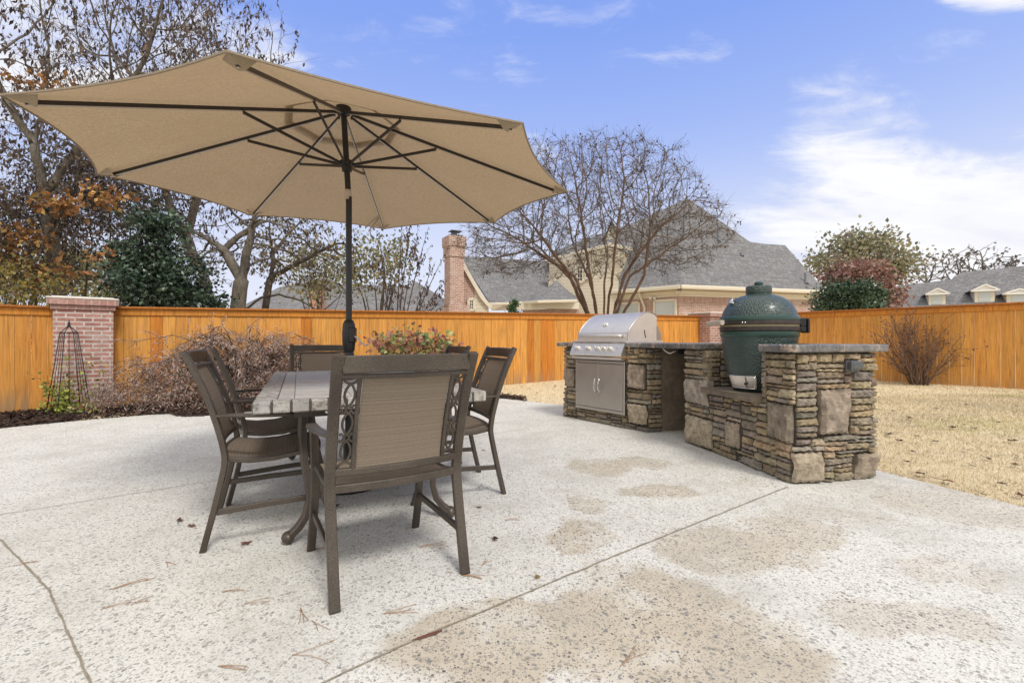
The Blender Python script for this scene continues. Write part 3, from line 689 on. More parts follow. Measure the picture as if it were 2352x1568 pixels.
# niche side walls (far one is seen behind the ceramic grill) and niche back wall
fa=(V2(*C1)+(C3-C1)*.776); fb=fa+inN*.62; na=C1+(C3-C1)*.235; nb=na+inN*.62
b=MB()
for (p,q) in((fb,fa),(na,nb)):
    # order so that the outward normal points into the niche
    pth=Path(rel([p,q])); x,y,nx,ny=pth.at(.2); c=rel([(fa+fb+na+nb)/4])[0]
    if (c[0]-x)*nx+(c[1]-y)*ny<0: pth=Path(rel([q,p]))
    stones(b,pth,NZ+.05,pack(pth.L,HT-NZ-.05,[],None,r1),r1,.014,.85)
pth=Path(rel([nb,fb])); x,y,nx,ny=pth.at(.2); c=rel([(fa+na)/2])[0]
if (c[0]-x)*nx+(c[1]-y)*ny<0: pth=Path(rel([fb,nb]))
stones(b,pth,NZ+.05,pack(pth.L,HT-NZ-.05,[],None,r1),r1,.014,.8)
b.build('niche_lining',MAT['stone'],isl,50)
# grill block: left return, front, right return
gout=V2(-.81,-.587); gin=-gout; C5b=C5+gin*.72; C4b=C4+V2(.129,.126); 
r2=random.Random(5)
pg=Path(rel(rounded([C5+gin*.72,C5,C4,C4+norm(V2(.97,.25))*.19],{1,2},.035))); GL=float(np.linalg.norm(C5-C4)); g0=.72
gx0,gx1=g0+.192*GL,g0+.796*GL
blk2=lambda s,z: gx0+.012<s<gx1-.012 and z>.16
bg=[(gx1+.01,gx1+.245,.49,.76),(g0-.02,g0+.19,.42,.66),(gx1+.01,gx1+.26,0.08,.30)]
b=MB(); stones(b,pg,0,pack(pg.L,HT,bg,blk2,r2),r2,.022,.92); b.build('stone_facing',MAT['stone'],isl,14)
# dark cores behind the stones
def inset(poly,d):
    P=[V2(*p) for p in poly]; c=sum(P)/len(P); n=len(P); out=[]
    for i in range(n):
        e1=norm(P[i]-P[i-1]); e2=norm(P[(i+1)%n]-P[i]); n1=V2(-e1[1],e1[0]); n2=V2(-e2[1],e2[0]); bb=n1+n2; bb=bb/max(.3,bb@bb)*2
        q=P[i]+bb*d
        if np.linalg.norm(q-c)>np.linalg.norm(P[i]-c): q=P[i]-bb*d
        out.append(q)
    return out
b=MB()
bk3=C3+inN*.78
b.prism(inset(rel([C1,C2,C2b,bk3,C3]),.02),.0,NZ)
b.prism(inset(rel([C1,C2,C2b,nb,na]),.02),NZ,HT)
b.prism(inset(rel([fa,fb,bk3,C3]),.012),NZ,HT)
b.prism(inset(rel([nb,C2b,bk3,fb]),.02),NZ,HT)
b.build('core',MAT['mortar'],isl)
b=MB()
q0=C5+(C4-C5)*.192; q1=C5+(C4-C5)*.796; gd=gin*.72
b.prism(inset(rel([C5,q0,q0+gd,C5+gd]),.02),0,HT); b.prism(inset(rel([q1,C4,C4+norm(V2(.97,.25))*.17,C4+gd,q1+gd]),.02),0,HT)
b.prism(inset(rel([q0,q1,q1+gd,q0+gd]),.02),0,.15)
b.build('core',MAT['mortar'],isl)
# stuccoed inner wall of the open bay and back wall
w0=C4+norm(V2(.97,.25))*.185; w1=w0+norm(V2(.97,.25))*.62
b=MB(); nrm=norm(V2(-.25,.97)); b.prism(rel([w0,w1,w1+nrm*.06,w0+nrm*.06]),0,HT); bb0,bb1=w1,bk3; nn=norm(V2((bb1-bb0)[1],-(bb1-bb0)[0])); nn=nn if nn@V2(1,0)>0 else -nn
b.prism(rel([bb0,bb1,bb1+nn*.06,bb0+nn*.06]),0,HT); b.build('stucco_wall',MAT['stucco'],isl)
# shelf under the ceramic grill
b=MB(); so=-inN*.05
b.prism([tuple(p) for p in rel([fa+so+(C3-C1)*-.004,fa+inN*.62,na+inN*.62,na+so+(C3-C1)*.004])],NZ,NZ+.05,.008); b.build('niche_shelf',MAT['stucco'],isl)
# countertops
dirA=norm(C4-C5); ov=.055
qa=q0; qb=q1
egc=V2(2.184,4.105)
A=[C5-dirA*.10+gout*ov, q0+gout*ov, q0+gin*.69, q1+gin*.69, q1+gout*ov, C4+gout*.04+dirA*.03, V2(1.655,4.98)-inN*.02, C3-inN*ov, fa-inN*ov, fa+inN*.03, fa+inN*.62+V2(.03,-.02), V2(2.62,4.63), V2(2.60,4.95), V2(2.40,5.55), C4+gd*1.02, C5+gd*1.05-dirA*.10]
def rough_edge(poly,r,step=.045,amp=.004):
    out=[]
    for i,p in enumerate(poly):
        q=poly[(i+1)%len(poly)]; n=max(1,int(np.linalg.norm(q-p)/step)); t=norm(q-p); nn=V2(-t[1],t[0])
        for k in range(n): out.append(p+(q-p)*k/n+(nn*r.uniform(-amp,amp) if k else 0))
    return out
CT0,CT1=.957,1.015
b=MB(); b.prism([tuple(p) for p in rel(rough_edge(A,r2))],CT0,CT1,.010); b.build('countertop',MAT['counter'],isl,25)
dE=norm(C2-C1); nE=V2(dE[1],-dE[0])
Bp=[na-inN*ov, C1-inN*ov-norm(C3-C1)*.015, C1-inN*.02+nE*.055, C2+nE*.055+dE*.10, C2b+dE*.10, nb+inN*.15+V2(.0,.06), nb+inN*.02, na+inN*.36-(C3-C1)*.0, na+inN*.05-norm(C3-C1)*.01]
b=MB(); b.prism([tuple(p) for p in rel(rough_edge(fillet(Bp,.05,True,4),r2))],CT0,CT1,.010); b.build('countertop',MAT['counter'],isl,25)
# weatherproof outlet cover on the end face, junction box under the counter
ob=C1+(C2-C1)*.63; M=Matrix.Rotation(math.atan2(dE[1],dE[0]),3,'Z'); oc=ob-IO+nE*.045
b=MB(); b.box((oc[0],oc[1],.855),(.115,.02,.085),M,.004); o2=oc+nE*.03; b.box((o2[0],o2[1],.862),(.10,.05,.06),M,.008); o3=oc+nE*.045-V2(dE[0],dE[1])*.058; b.box((o3[0],o3[1],.86),(.015,.02,.075),M,.003)
b.build('outlet_cover',newmat('grey_outlet_plastic',(.10,.105,.11),.35,.3)[0],isl)
jb=C4+norm(V2(.97,.25))*.16+ (C3-C4)*.55-IO
b=MB(); b.box((jb[0],jb[1],.925),(.09,.06,.06),None,.005); b.build('junction_box',MAT['black'],isl)
b=MB(); b.box((jb[0]+.085,jb[1]-.03,.922),(.05,.05,.045),None,.004); b.build('junction_box',MAT['white'],isl)
b=MB(); b.tube([(jb[0]-.05,jb[1],.93),(jb[0]-.11,jb[1]+.02,.90),(jb[0]-.15,jb[1]+.05,.925),(jb[0]-.17,jb[1]+.07,.955)],.006,6); b.build('cable',MAT['white'],isl,True)
# ------------------------------------------------------------------ built-in gas grill
GO=C5+(C4-C5)*.192; GW=.604*GL
gr=thing('gas_grill','stainless built-in gas grill with curved hood set in the stone island','grill',(GO[0],GO[1],0),math.atan2(dirA[1],dirA[0]))
# local: x along the front (camera right), y into the island, z up
b=MB(); fy=-.045
for (x0,x1,z0,z1) in((0,GW,.755,.79),(0,GW,.155,.195),(0,.03,.195,.755),(GW-.03,GW,.195,.755)): b.box(((x0+x1)/2,fy+.02,(z0+z1)/2),(x1-x0,.05,z1-z0),ch=.004)
b.box((GW/2,.05,.475),(GW-.04,.02,.6)); b.build('door_frame',MAT['steel_v'],gr,30)
for s in(-1,1):
    b=MB(); w=GW/2-.033; b.box((GW/2+s*(w/2+.0012),fy+.002,.475),(w,.02,.553),ch=.003); dr=b.build('door',MAT['steel_v'],gr,30)
    b=MB(); x=GW/2+s*.038
    b.tube([(x,fy-.008,.565),(x,fy-.03,.562),(x+s*-.004,fy-.048,.53),(x-s*.006,fy-.054,.48),(x-s*.004,fy-.048,.43),(x,fy-.03,.398),(x,fy-.008,.395)],.0075,10); b.build('handle',MAT['chrome'],dr,True)
def extrude_x(b,prof,x0,x1):
    n=len(prof); vs=[(x0,p[0],p[1]) for p in prof]+[(x1,p[0],p[1]) for p in prof]
    b.add(vs,[tuple(range(n))[::-1],tuple(range(n,2*n))]+[(i,(i+1)%n,n+(i+1)%n,n+i) for i in range(n)])
b=MB(); extrude_x(b,[(.0,1.012),(-.055,1.010),(-.062,1.0),(-.118,.882),(-.124,.868),(-.118,.852),(-.10,.846),(0,.846)],-.03,GW+.01); b.build('control_panel',MAT['steel'],gr,25)
b=MB(); extrude_x(b,[(0,.838),(-.098,.838),(-.104,.832),(-.104,.812),(-.096,.806),(-.07,.80),(0,.80)],-.012,GW-.004); b.build('drip_tray',MAT['steel'],gr,25)
b=MB(); extrude_x(b,[(.0,.80),(-.05,.80),(-.05,.79),(0,.79)],.01,GW-.01); b.build('vent_gap',MAT['black'],gr)
b=MB(); extrude_x(b,[(.66,1.018),(-.06,1.018),(-.072,1.026),(-.072,1.036),(-.06,1.042),(.66,1.042)],-.02,GW+.02); b.build('firebox_rim',MAT['steel'],gr,25)
nv_=Vector((0,-.118,.056)).normalized(); nv_=Vector((0,-.903,.43))
for kx in(.085,.275,.44,.54,.64):
    c=Vector((kx,-.090,.941)); Mk=nv_.to_track_quat('Z','Y').to_matrix()
    b=MB(); b.lathe([(0,0),(.036,0),(.037,.004),(.030,.011),(.024,.013),(.0,.013)],24,c,Mk); bz=b.build('knob',MAT['chrome'],gr,35)
    b=MB(); b.lathe([(.022,.012),(.0235,.02),(.0225,.040),(.020,.045),(0,.046)],24,c,Mk); b.box(c+nv_*.047,(.006,.030,.008),Mk,.002); b.build('knob_grip',MAT['steel'],bz,35)
for dz in(.012,-.014):
    b=MB(); c=Vector((.755,-.090+dz*-.5,.941+dz)); b.lathe([(0,0),(.005,0),(.004,.003),(0,.004)],10,c,nv_.to_track_quat('Z','Y').to_matrix()); b.build('igniter',MAT['black'],gr,True)
hp=[(.0,1.043),(.002,1.09),(.012,1.14),(.042,1.185),(.098,1.242),(.15,1.285),(.205,1.325),(.26,1.357),(.315,1.38),(.37,1.392),(.43,1.392),(.49,1.380),(.53,1.366),(.56,1.345),(.56,1.043)]
b=MB(); extrude_x(b,hp,.004,GW-.004); hood=b.build('hood',MAT['steel'],gr,22)
for x in(.0,GW):
    b=MB(); b.bar([(x,p[0],p[1]) for p in hp[:-1]],.008,.012,up=(1,0,0),ch=.002)
    b.build('hood_rim',MAT['steel_v'],hood,30)
b=MB(); extrude_x(b,[(.566,1.043),(.566,1.23),(.60,1.20),(.655,1.12),(.66,1.043)],.004,GW-.004); b.build('back_panel',MAT['steel_v'],gr,20)
b=MB(); b.tube([(.07,-.004,1.095),(.075,-.045,1.098),(.12,-.056,1.10),(GW/2,-.060,1.10),(GW-.12,-.056,1.10),(GW-.075,-.045,1.098),(GW-.07,-.004,1.095)],[.013,.015,.0165,.0165,.0165,.015,.013],12); b.build('hood_handle',MAT['steel'],hood,True)
tn=Vector((0,-.70,.71)); b=MB(); b.lathe([(0,-.002),(.036,0),(.038,.008),(.030,.016),(0,.017)],24,(GW*.48,.098,1.243),tn.to_track_quat('Z','Y').to_matrix()); th=b.build('thermometer',MAT['chrome'],hood,35)
b=MB(); b.lathe([(0,.0172),(.026,.0174),(.026,.019),(0,.0192)],24,(GW*.48,.098,1.243),tn.to_track_quat('Z','Y').to_matrix()); b.build('dial',newmat('pale_dial_face',(.55,.55,.53),.25)[0],th,35)
b=MB(); b.bar([(GW-.002,.32,1.17),(GW-.002,.327,1.12),(GW-.002,.345,1.075)],.003,.014,up=(0,1,0)); b.build('rotisserie_slot',MAT['black'],hood)

# ------------------------------------------------------------------ ceramic kamado grill
eg=thing('kamado_grill','green dimpled egg-shaped ceramic grill standing in the island niche','grill',(2.184,4.105,0)); SZ=NZ+.051; eg.scale=(.93,.93,1)
b=MB(); b.lathe([(0,SZ),(.20,SZ),(.222,SZ+.012),(.232,SZ+.03),(.262,SZ+.12),(.288,SZ+.22),(.306,SZ+.32),(.320,SZ+.42),(.327,SZ+.478)],64); eb=b.build('fire_base',MAT['egg'],eg,40)
b=MB(); b.lathe([(.300,1.070),(.331,1.075),(.337,1.085),(.336,1.118),(.330,1.124),(.300,1.124)],64,cap=False); b.build('base_rim',MAT['egg_s'],eb,40)
b=MB(); b.lathe([(.30,1.126),(.340,1.126),(.341,1.132),(.341,1.158),(.340,1.163),(.30,1.163)],64,cap=False); b.build('lower_band',MAT['band'],eg,40)
b=MB(); b.lathe([(.30,1.163),(.331,1.163),(.331,1.176),(.30,1.176)],64,cap=False); b.build('gasket',newmat('yellowed_felt_gasket',(.42,.37,.20),.9)[0],eg,40)
b=MB(); b.lathe([(.30,1.176),(.341,1.176),(.342,1.182),(.342,1.210),(.340,1.214),(.30,1.214)],64,cap=False); ub=b.build('upper_band',MAT['band'],eg,40)
b=MB(); b.lathe([(.30,1.215),(.343,1.215),(.345,1.226),(.342,1.242),(.328,1.252),(.30,1.252)],64,cap=False); 
dome=MB(); dome.lathe([(.326,1.246),(.316,1.285),(.300,1.320),(.275,1.358),(.243,1.390),(.205,1.415),(.160,1.434),(.115,1.446),(.105,1.455),(.0,1.455)],64)
dm=dome.build('dome',MAT['egg'],eg,40); b.build('dome_rim',MAT['egg_s'],dm,40)
b=MB(); b.lathe([(.098,1.452),(.108,1.455),(.112,1.47),(.112,1.515),(.107,1.522),(.05,1.530),(.0,1.532)],40); cp=b.build('chimney_cap',m_egg('dimpled_cap_glaze',70,.005),dm,40)
b=MB(); b.lathe([(.030,1.528),(.036,1.534),(.040,1.546),(.036,1.556),(.018,1.565),(0,1.567)],24); b.build('cap_knob',MAT['egg_s'],cp,40)
def pol(a,r): return Vector((r*math.cos(R(a)),r*math.sin(R(a)),0))
fr=176
dn=(pol(fr,1)*.72+Vector((0,0,.69))).normalized(); b=MB(); b.lathe([(0,-.012),(.012,-.012),(.012,.012),(.033,.013),(.035,.024),(.03,.028),(0,.029)],24,pol(fr+8,.262)+Vector((0,0,1.378)),dn.to_track_quat('Z','Y').to_matrix()); b.build('thermometer',MAT['chrome'],dm,35)
tang=pol(fr+90,1); c=pol(fr,.405)+Vector((0,0,1.197))
b=MB(); b.bar([c-tang*.19,c-tang*.1,c,c+tang*.1,c+tang*.19],.034,.042,ch=.008); hd=b.build('handle',MAT['wood_grey'],ub,35)
b=MB()
for s in(-.14,.14): b.bar([pol(fr,.335)+tang*s*.9+Vector((0,0,1.195)),c+tang*s],.03,.008)
b.build('handle_bracket',MAT['band'],hd)
b=MB(); ha=345; hm=Matrix.Rotation(R(ha),3,'Z')
for s in(-.07,.07):
    p=pol(ha,.355)+pol(ha+90,s)
    b.box((p.x,p.y,1.20),(.05,.022,.07),hm,.004); b.box((p.x,p.y,1.14),(.05,.022,.045),hm,.004)
q=pol(ha,.392); b.box((q.x,q.y,1.17),(.022,.19,.125),hm,.006); b.build('hinge',MAT['black'],eg,30)
b=MB()
for s in(-.05,0,.05):
    p=pol(ha,.372)+pol(ha+90,s); b.tube([(p.x,p.y,1.125+.004*k) if False else (p.x+.007*math.cos(k*1.4),p.y+.007*math.sin(k*1.4),1.12+k*.0035) for k in range(30)],.0022,5)
b.build('hinge_spring',MAT['alu'],eg,True)
for k,s in enumerate((-.012,.012)):
    p=pol(222,.343)+Vector((0,0,1.195)); t=pol(312,1); b=MB(); b.lathe([(0,0),(.007,0),(.006,.006),(0,.007)],10,p+t*s,pol(222,1).to_track_quat('Z','Y').to_matrix()); b.build('band_bolt',MAT['chrome'],ub,True)
# draft door: curved steel plate on the lower front
b=MB(); a0,a1=R(176),R(238)
b.lathe([(.240,SZ+.035),(.270,SZ+.135),(.2745,SZ+.135),(.2445,SZ+.035)],18,cap=False,a0=a0,a1=a1); pl=b.build('draft_door',MAT['steel'],eg,30)
b=MB(); 
for z,r in((SZ+.137,.2735),(SZ+.033,.2435)): b.tube([pol(math.degrees(a0+(a1-a0)*k/16),r)+Vector((0,0,z)) for k in range(17)],.004,6)
b.build('slide_track',MAT['chrome'],pl,True)
b=MB(); b.bar([pol(219,.2515)+Vector((0,0,SZ+.04)),pol(219,.279)+Vector((0,0,SZ+.13))],.006,.003,up=(1,0,0)); p=pol(219.5,.268)+Vector((0,0,SZ+.075)); b.lathe([(0,-.004),(.012,-.004),(.012,.014),(0,.016)],10,p,pol(219,1).to_track_quat('Z','Y').to_matrix()); b.build('slide_knob',MAT['black'],pl)
b=MB()
for a,z,r in((234,SZ+.122,.271),(235,SZ+.05,.25)): b.lathe([(0,0),(.007,0),(.006,.005),(0,.006)],10,pol(a,r)+Vector((0,0,z)),pol(a,1).to_track_quat('Z','Y').to_matrix())
b.build('plate_screws',MAT['chrome'],pl,True)

# ------------------------------------------------------------------ ground, patio, lawn
PAT=[(7,-8),(5.2,-1.5),(4.2,.9),(3.6,2.0),(3.24,2.85),(3.02,3.5),(2.93,3.75),(2.86,4.3),(2.75,5.1),(2.25,6.1),(1.55,6.95),(.85,7.45),(.5,7.72),(.18,8.02),(-.1,8.25),(-.9,8.6),(-2.2,8.2),(-3.4,7.2),(-4.0,6.55),(-4.37,6.32),(-4.6,6.38),(-4.85,6.60),(-5.2,6.42),(-5.6,6.05),(-6.08,5.5),(-7.0,4.2),(-8.2,2.0),(-9.5,-1),(-10,-8)]
PA=np.array(PAT)
def pat_dist(x,y):
    """signed distance to the patio outline, positive outside (arrays)"""
    x=np.asarray(x,float);y=np.asarray(y,float); d=np.full(x.shape,1e9); ins=np.zeros(x.shape,bool)
    n=len(PA)
    for i in range(n):
        a,c=PA[i],PA[(i+1)%n]; e=c-a; t=np.clip(((x-a[0])*e[0]+(y-a[1])*e[1])/(e@e),0,1)
        d=np.minimum(d,np.hypot(x-a[0]-t*e[0],y-a[1]-t*e[1]))
        cond=((a[1]>y)!=(c[1]>y)); xi=(c[0]-a[0])*(y-a[1])/((c[1]-a[1]) if c[1]!=a[1] else 1e-9)+a[0]; ins^=cond&(x<xi)
    return np.where(ins,-d,d)
def ground_h(x,y):
    d=pat_dist(x,y); return np.where(d>0,-.015+.175*smooth(.1,5,d)*(.15+.85*smooth(-4,.5,np.asarray(x,float))),-.03)
gx=np.concatenate([np.linspace(-300,-14,14),np.linspace(-13,16,117),np.linspace(17,300,14)]); gy=np.concatenate([np.linspace(-60,-3,8),np.linspace(-2,15,69),np.linspace(16,400,16)])
X,Y=np.meshgrid(gx,gy); Z=ground_h(X,Y); V=np.stack([X.ravel(),Y.ravel(),Z.ravel()],1); w=len(gx); I=np.arange(len(gy)*w).reshape(len(gy),w)
Fq=np.stack([I[:-1,:-1],I[:-1,1:],I[1:,1:],I[1:,:-1]],-1).reshape(-1,4)
tag(np_mesh(V,Fq,'ground',MAT['lawn'],None,None,True),kind='structure')
def chaikin(P,n=2):
    P=[V2(*p) for p in P]
    for _ in range(n):
        Q=[P[0]]
        for a,c in zip(P[:-1],P[1:]): Q+= [a*.75+c*.25,a*.25+c*.75]
        P=Q+[P[-1]]
    return P
pp=chaikin(PAT,2)
b=MB(); b.prism([tuple(p) for p in pp],-.12,0.0); tag(b.build('patio',MAT['patio']),kind='structure')
def strip(pts,w,z,r,m,name):
    P=[]
    for a,c in zip(pts[:-1],pts[1:]):
        a,c=V2(*a),V2(*c); n=max(2,int(np.linalg.norm(c-a)/.03))
        P+=[a+(c-a)*k/n for k in range(n)]
    P.append(V2(*pts[-1])); V=[];
    for i,p in enumerate(P):
        t=norm(P[min(i+1,len(P)-1)]-P[max(i-1,0)]); n=V2(-t[1],t[0]); wob=n*.0015*math.sin(i*.9)*math.sin(i*.23+1)
        a=w*r.uniform(.5,1.15); c=w*r.uniform(.5,1.15); q=p+wob; V+=[(*(q+n*a/2),z),(*(q-n*c/2),z)]
    b=MB(); b.add(V,[(2*i,2*i+1,2*i+3,2*i+2) for i in range(len(P)-1)]); return tag(b.build(name,m,fix=False),kind='structure')
strip([(-1.35,.75),(-.3565,1.609),(.507,2.258),(1.97,3.31)],.010,.004,rng,MAT['joint'],'expansion_joint')
strip([(-.7,.85),(-1.29,1.419),(-1.95,1.95),(-2.68,2.43),(-4.8,3.6)],.009,.004,rng,MAT['joint'],'expansion_joint')
strip([(-5.2,1.9),(-3.07,2.78),(-2.41,3.30),(-1.2,4.35),(.2,5.5)],.007,.004,rng,MAT['joint'],'expansion_joint')
# grass: dormant blades (nobody could count them)
def scatter(n,x0,x1,y0,y1,keep):
    x=nrng.uniform(x0,x1,n); y=nrng.uniform(y0,y1,n); k=keep(x,y); return x[k],y[k]
def in_fence(x,y): return (y<7.35+(x+6.75)*.4587-.05)&((x-5.75)*.77+(y-12.5)*.64<-.05)
def lawnkeep(x,y):
    d=pat_dist(x,y); return (d>-.03*nrng.uniform(0,1,len(x))**3+.005)&in_fence(x,y)&((x>.0)|((x>-.3)&(y>8.3)))
xs=[];ys=[]
for (n,a) in((150000,(2.6,8.5,1.5,7.5)),(60000,(2.2,9.5,5,11.5)),(40000,(-.2,6.5,6.8,12.5))):
    x,y=scatter(n,*a,lawnkeep); xs.append(x);ys.append(y)
x=np.concatenate(xs);y=np.concatenate(ys); z=ground_h(x,y)-.004; n=len(x)
ang=nrng.uniform(0,6.283,n); L=nrng.uniform(.018,.050,n); lean=nrng.uniform(.3,1.5,n); wd=nrng.uniform(.0016,.0032,n)*(1+.10*np.hypot(x,y)); dx,dy=np.cos(ang),np.sin(ang)
base=np.stack([x,y,z],1); side=np.stack([-dy,dx,0*x],1)*wd[:,None]; tip=base+np.stack([dx*L*np.sin(lean),dy*L*np.sin(lean),L*np.cos(lean)],1)
V=np.stack([base-side,base+side,tip],1).reshape(-1,3); Fq=np.arange(3*n).reshape(-1,3)
pal=np.array([(.76,.64,.44),(.80,.69,.49),(.70,.58,.38),(.60,.48,.30),(.52,.48,.28),(.84,.75,.56)]); ci=nrng.choice(6,n,p=[.3,.25,.2,.1,.05,.1]); pt=.90+.09*np.sin(x*2.3+1.3*np.sin(y*1.7))*np.sin(y*2.9+x*.8)+.06*np.sin(x*9.1+y*5.3)*np.sin(y*8.3-x*3.1)+.05*nrng.normal(size=n); cols=np.repeat(pal[ci]*pt[:,None]*np.where((np.sin(x*1.1+2)*np.sin(y*1.5)>.75)[:,None],np.array([.92,.96,.84]),1.0),3,0)
tag(np_mesh(V,Fq,'lawn_grass',MAT['leaf_dry'],None,cols),'dormant tan lawn grass beyond the patio','grass',kind='stuff')
# mulch bed between the patio and the fence
mg=np.linspace(-10,.4,105); mh=np.linspace(2.5,9.6,72); X,Y=np.meshgrid(mg,mh); Z=ground_h(X,Y)+.012+.02*np.sin(X*3.1)*np.sin(Y*2.7)
keep=(pat_dist(X,Y)>-.12)&in_fence(X,Y-.2)&((X<-1.2)|(pat_dist(X,Y)<.55+.0*X))&(X<.25)
w=len(mg); I=np.arange(X.size).reshape(X.shape); kq=keep[:-1,:-1]&keep[1:,1:]&keep[:-1,1:]&keep[1:,:-1]
Fq=np.stack([I[:-1,:-1],I[:-1,1:],I[1:,1:],I[1:,:-1]],-1)[kq]; used=np.unique(Fq); mp=-np.ones(X.size,int); mp[used]=np.arange(len(used))
V=np.stack([X.ravel(),Y.ravel(),Z.ravel()],1)[used]; 
V[:,2]=np.where(pat_dist(V[:,0],V[:,1])<.02,-.03,V[:,2])
tag(np_mesh(V,mp[Fq],'mulch_bed',MAT['mulch'],None,None,True),kind='structure')
x,y=scatter(60000,-9.5,.25,3,9.3,lambda x,y:(pat_dist(x,y)>-.03)&in_fence(x,y)&((x<-1.2)|(pat_dist(x,y)<.5)))
n=len(x); z=np.maximum(ground_h(x,y),-.01)+.02+.02*np.sin(x*3.1)*np.sin(y*2.7)+nrng.uniform(0,.02,n); z=np.where(pat_dist(x,y)<.03,.006,z); a=nrng.uniform(0,6.283,n); L=nrng.uniform(.012,.045,n); W=nrng.uniform(.004,.010,n); tl=nrng.uniform(-.5,.5,n)
d=np.stack([np.cos(a)*np.cos(tl),np.sin(a)*np.cos(tl),np.sin(tl)],1)*L[:,None]; s=np.stack([-np.sin(a),np.cos(a),nrng.uniform(-.5,.5,n)],1)*W[:,None]; c=np.stack([x,y,z],1)
V=np.stack([c-d-s,c+d-s,c+d+s,c-d+s],1).reshape(-1,3); pal=np.array([(.030,.020,.016),(.055,.036,.028),(.085,.055,.042),(.14,.10,.075),(.022,.016,.014),(.10,.05,.035)]); cols=np.repeat(pal[nrng.choice(6,n,p=[.28,.25,.2,.07,.1,.1])],4,0)
tag(np_mesh(V,np.arange(4*n).reshape(-1,4),'bark_mulch',MAT['chip'],None,cols),'dark shredded bark mulch between patio and fence','mulch',kind='stuff')

# ------------------------------------------------------------------ fences and brick pillars
FA,FB=V2(-6.75,7.35),V2(5.35,12.90); RA,RB=V2(5.75,12.50),V2(9.21,8.34)
def fence(name,label,a,c,zt0,zt1,r,inward,gap=.003,bw=.175):
    t=thing(name,label,'fence',((a[0]+c[0])/2,(a[1]+c[1])/2,0)); O=t.location
    L=float(np.linalg.norm(c-a)); d=(c-a)/L; n=V2(-d[1],d[0])
    if n@inward<0: n=-n
    M=Matrix.Rotation(math.atan2(d[1],d[0]),3,'Z'); b=MB(); s=0
    while s<L:
        w=min(bw*r.uniform(.97,1.03),L-s); q=a+d*(s+w/2)+n*r.uniform(-.003,.003); zt=zt0+(zt1-zt0)*s/L-.04; zb=float(ground_h(q[0],q[1]))-.02
        k=r.uniform(.88,1.08); h=r.uniform(-.14,.12); col=(.64*k,.298*k*(1+.28*h),.064*k*(1+.5*h))
        if r.random()<.07: col=(.54*k,.19*k,.024*k)
        b.box((q[0]-O[0],q[1]-O[1],(zt+zb)/2),(w-gap*r.uniform(.6,1.6),.018,zt-zb),M@Matrix.Rotation(r.uniform(-.010,.010),3,'Z'),.002,col); s+=w
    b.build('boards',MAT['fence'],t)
    def rail(nm,off,w,h,dz,colr,seg=2.44):
        b=MB(); s=0
        while s<L-.01:
            e=min(L,s+seg*r.uniform(.96,1.04)); k=r.uniform(.9,1.08)
            p=[a+d*(s+.0015)+n*off,a+d*(e-.0015)+n*off]; zz=[zt0+(zt1-zt0)*s/L+dz,zt0+(zt1-zt0)*e/L+dz]
            b.bar([(p[0][0]-O[0],p[0][1]-O[1],zz[0]),(p[1][0]-O[0],p[1][1]-O[1],zz[1])],w,h,ch=.004,col=tuple(v*k for v in colr)); s=e
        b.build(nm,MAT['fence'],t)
    rail('cap_board',.012,.125,.034,-.018,(.40,.135,.022)); rail('trim_board',.022,.022,.105,-.090,(.56,.22,.032))
    return t
rf=random.Random(3); dB=norm(FB-FA)
fence('wooden_fence','long orange stained board fence running behind the table and crepe myrtle',FA+dB*.30,FB,1.585,1.72,rf,V2(.4,-.9))
fence('wooden_fence','short piece of orange board fence left of the tall brick pillar',V2(-9.55,3.70),V2(-6.98,7.14),1.53,1.56,rf,V2(.8,-.6))
dRt=norm(RB-RA)
fence('wooden_fence','orange board fence along the right side behind the bare bush',RA+dRt*.05,RA+dRt*11.5,1.705,1.755,rf,V2(-.7,-.7),.004)
def pillar(label,c,w,d,zt,tint=None):
    t=thing('brick_pillar',label,'pillar',(c[0],c[1],0),math.atan2(d[1],d[0])); 
    b=MB(); b.box((0,0,(zt-.20)/2-.03),(w,w,zt-.20+.06),ch=.006); b.build('shaft',MAT['brick'],t,uv=True)
    b=MB(); b.box((0,0,zt-.165),(w+.05,w+.05,.068),ch=.006); b.box((0,0,zt-.085),(w+.13,w+.13,.090),ch=.008); b.build('corbel',m_brick('cap_brick',(.33,.16,.13),(.42,.25,.21),(.40,.34,.30),.09,.30,.008,.5),t,uv=True)
    b=MB(); b.box((0,0,zt-.025),(w+.14,w+.14,.028),ch=.008); b.box((0,0,zt-.006),(w+.02,w+.02,.02),ch=.008); b.build('cap',MAT['limestone'],t)
    return t
pillar('pink brick fence pillar with pale cap behind the metal trellis',FA+V2(.473,-.881)*.03,.68,norm(V2(.77,.64)),1.70)
pillar('brick fence pillar at the fence corner seen between the two grills',V2(5.50,12.92),.66,dB,1.80)
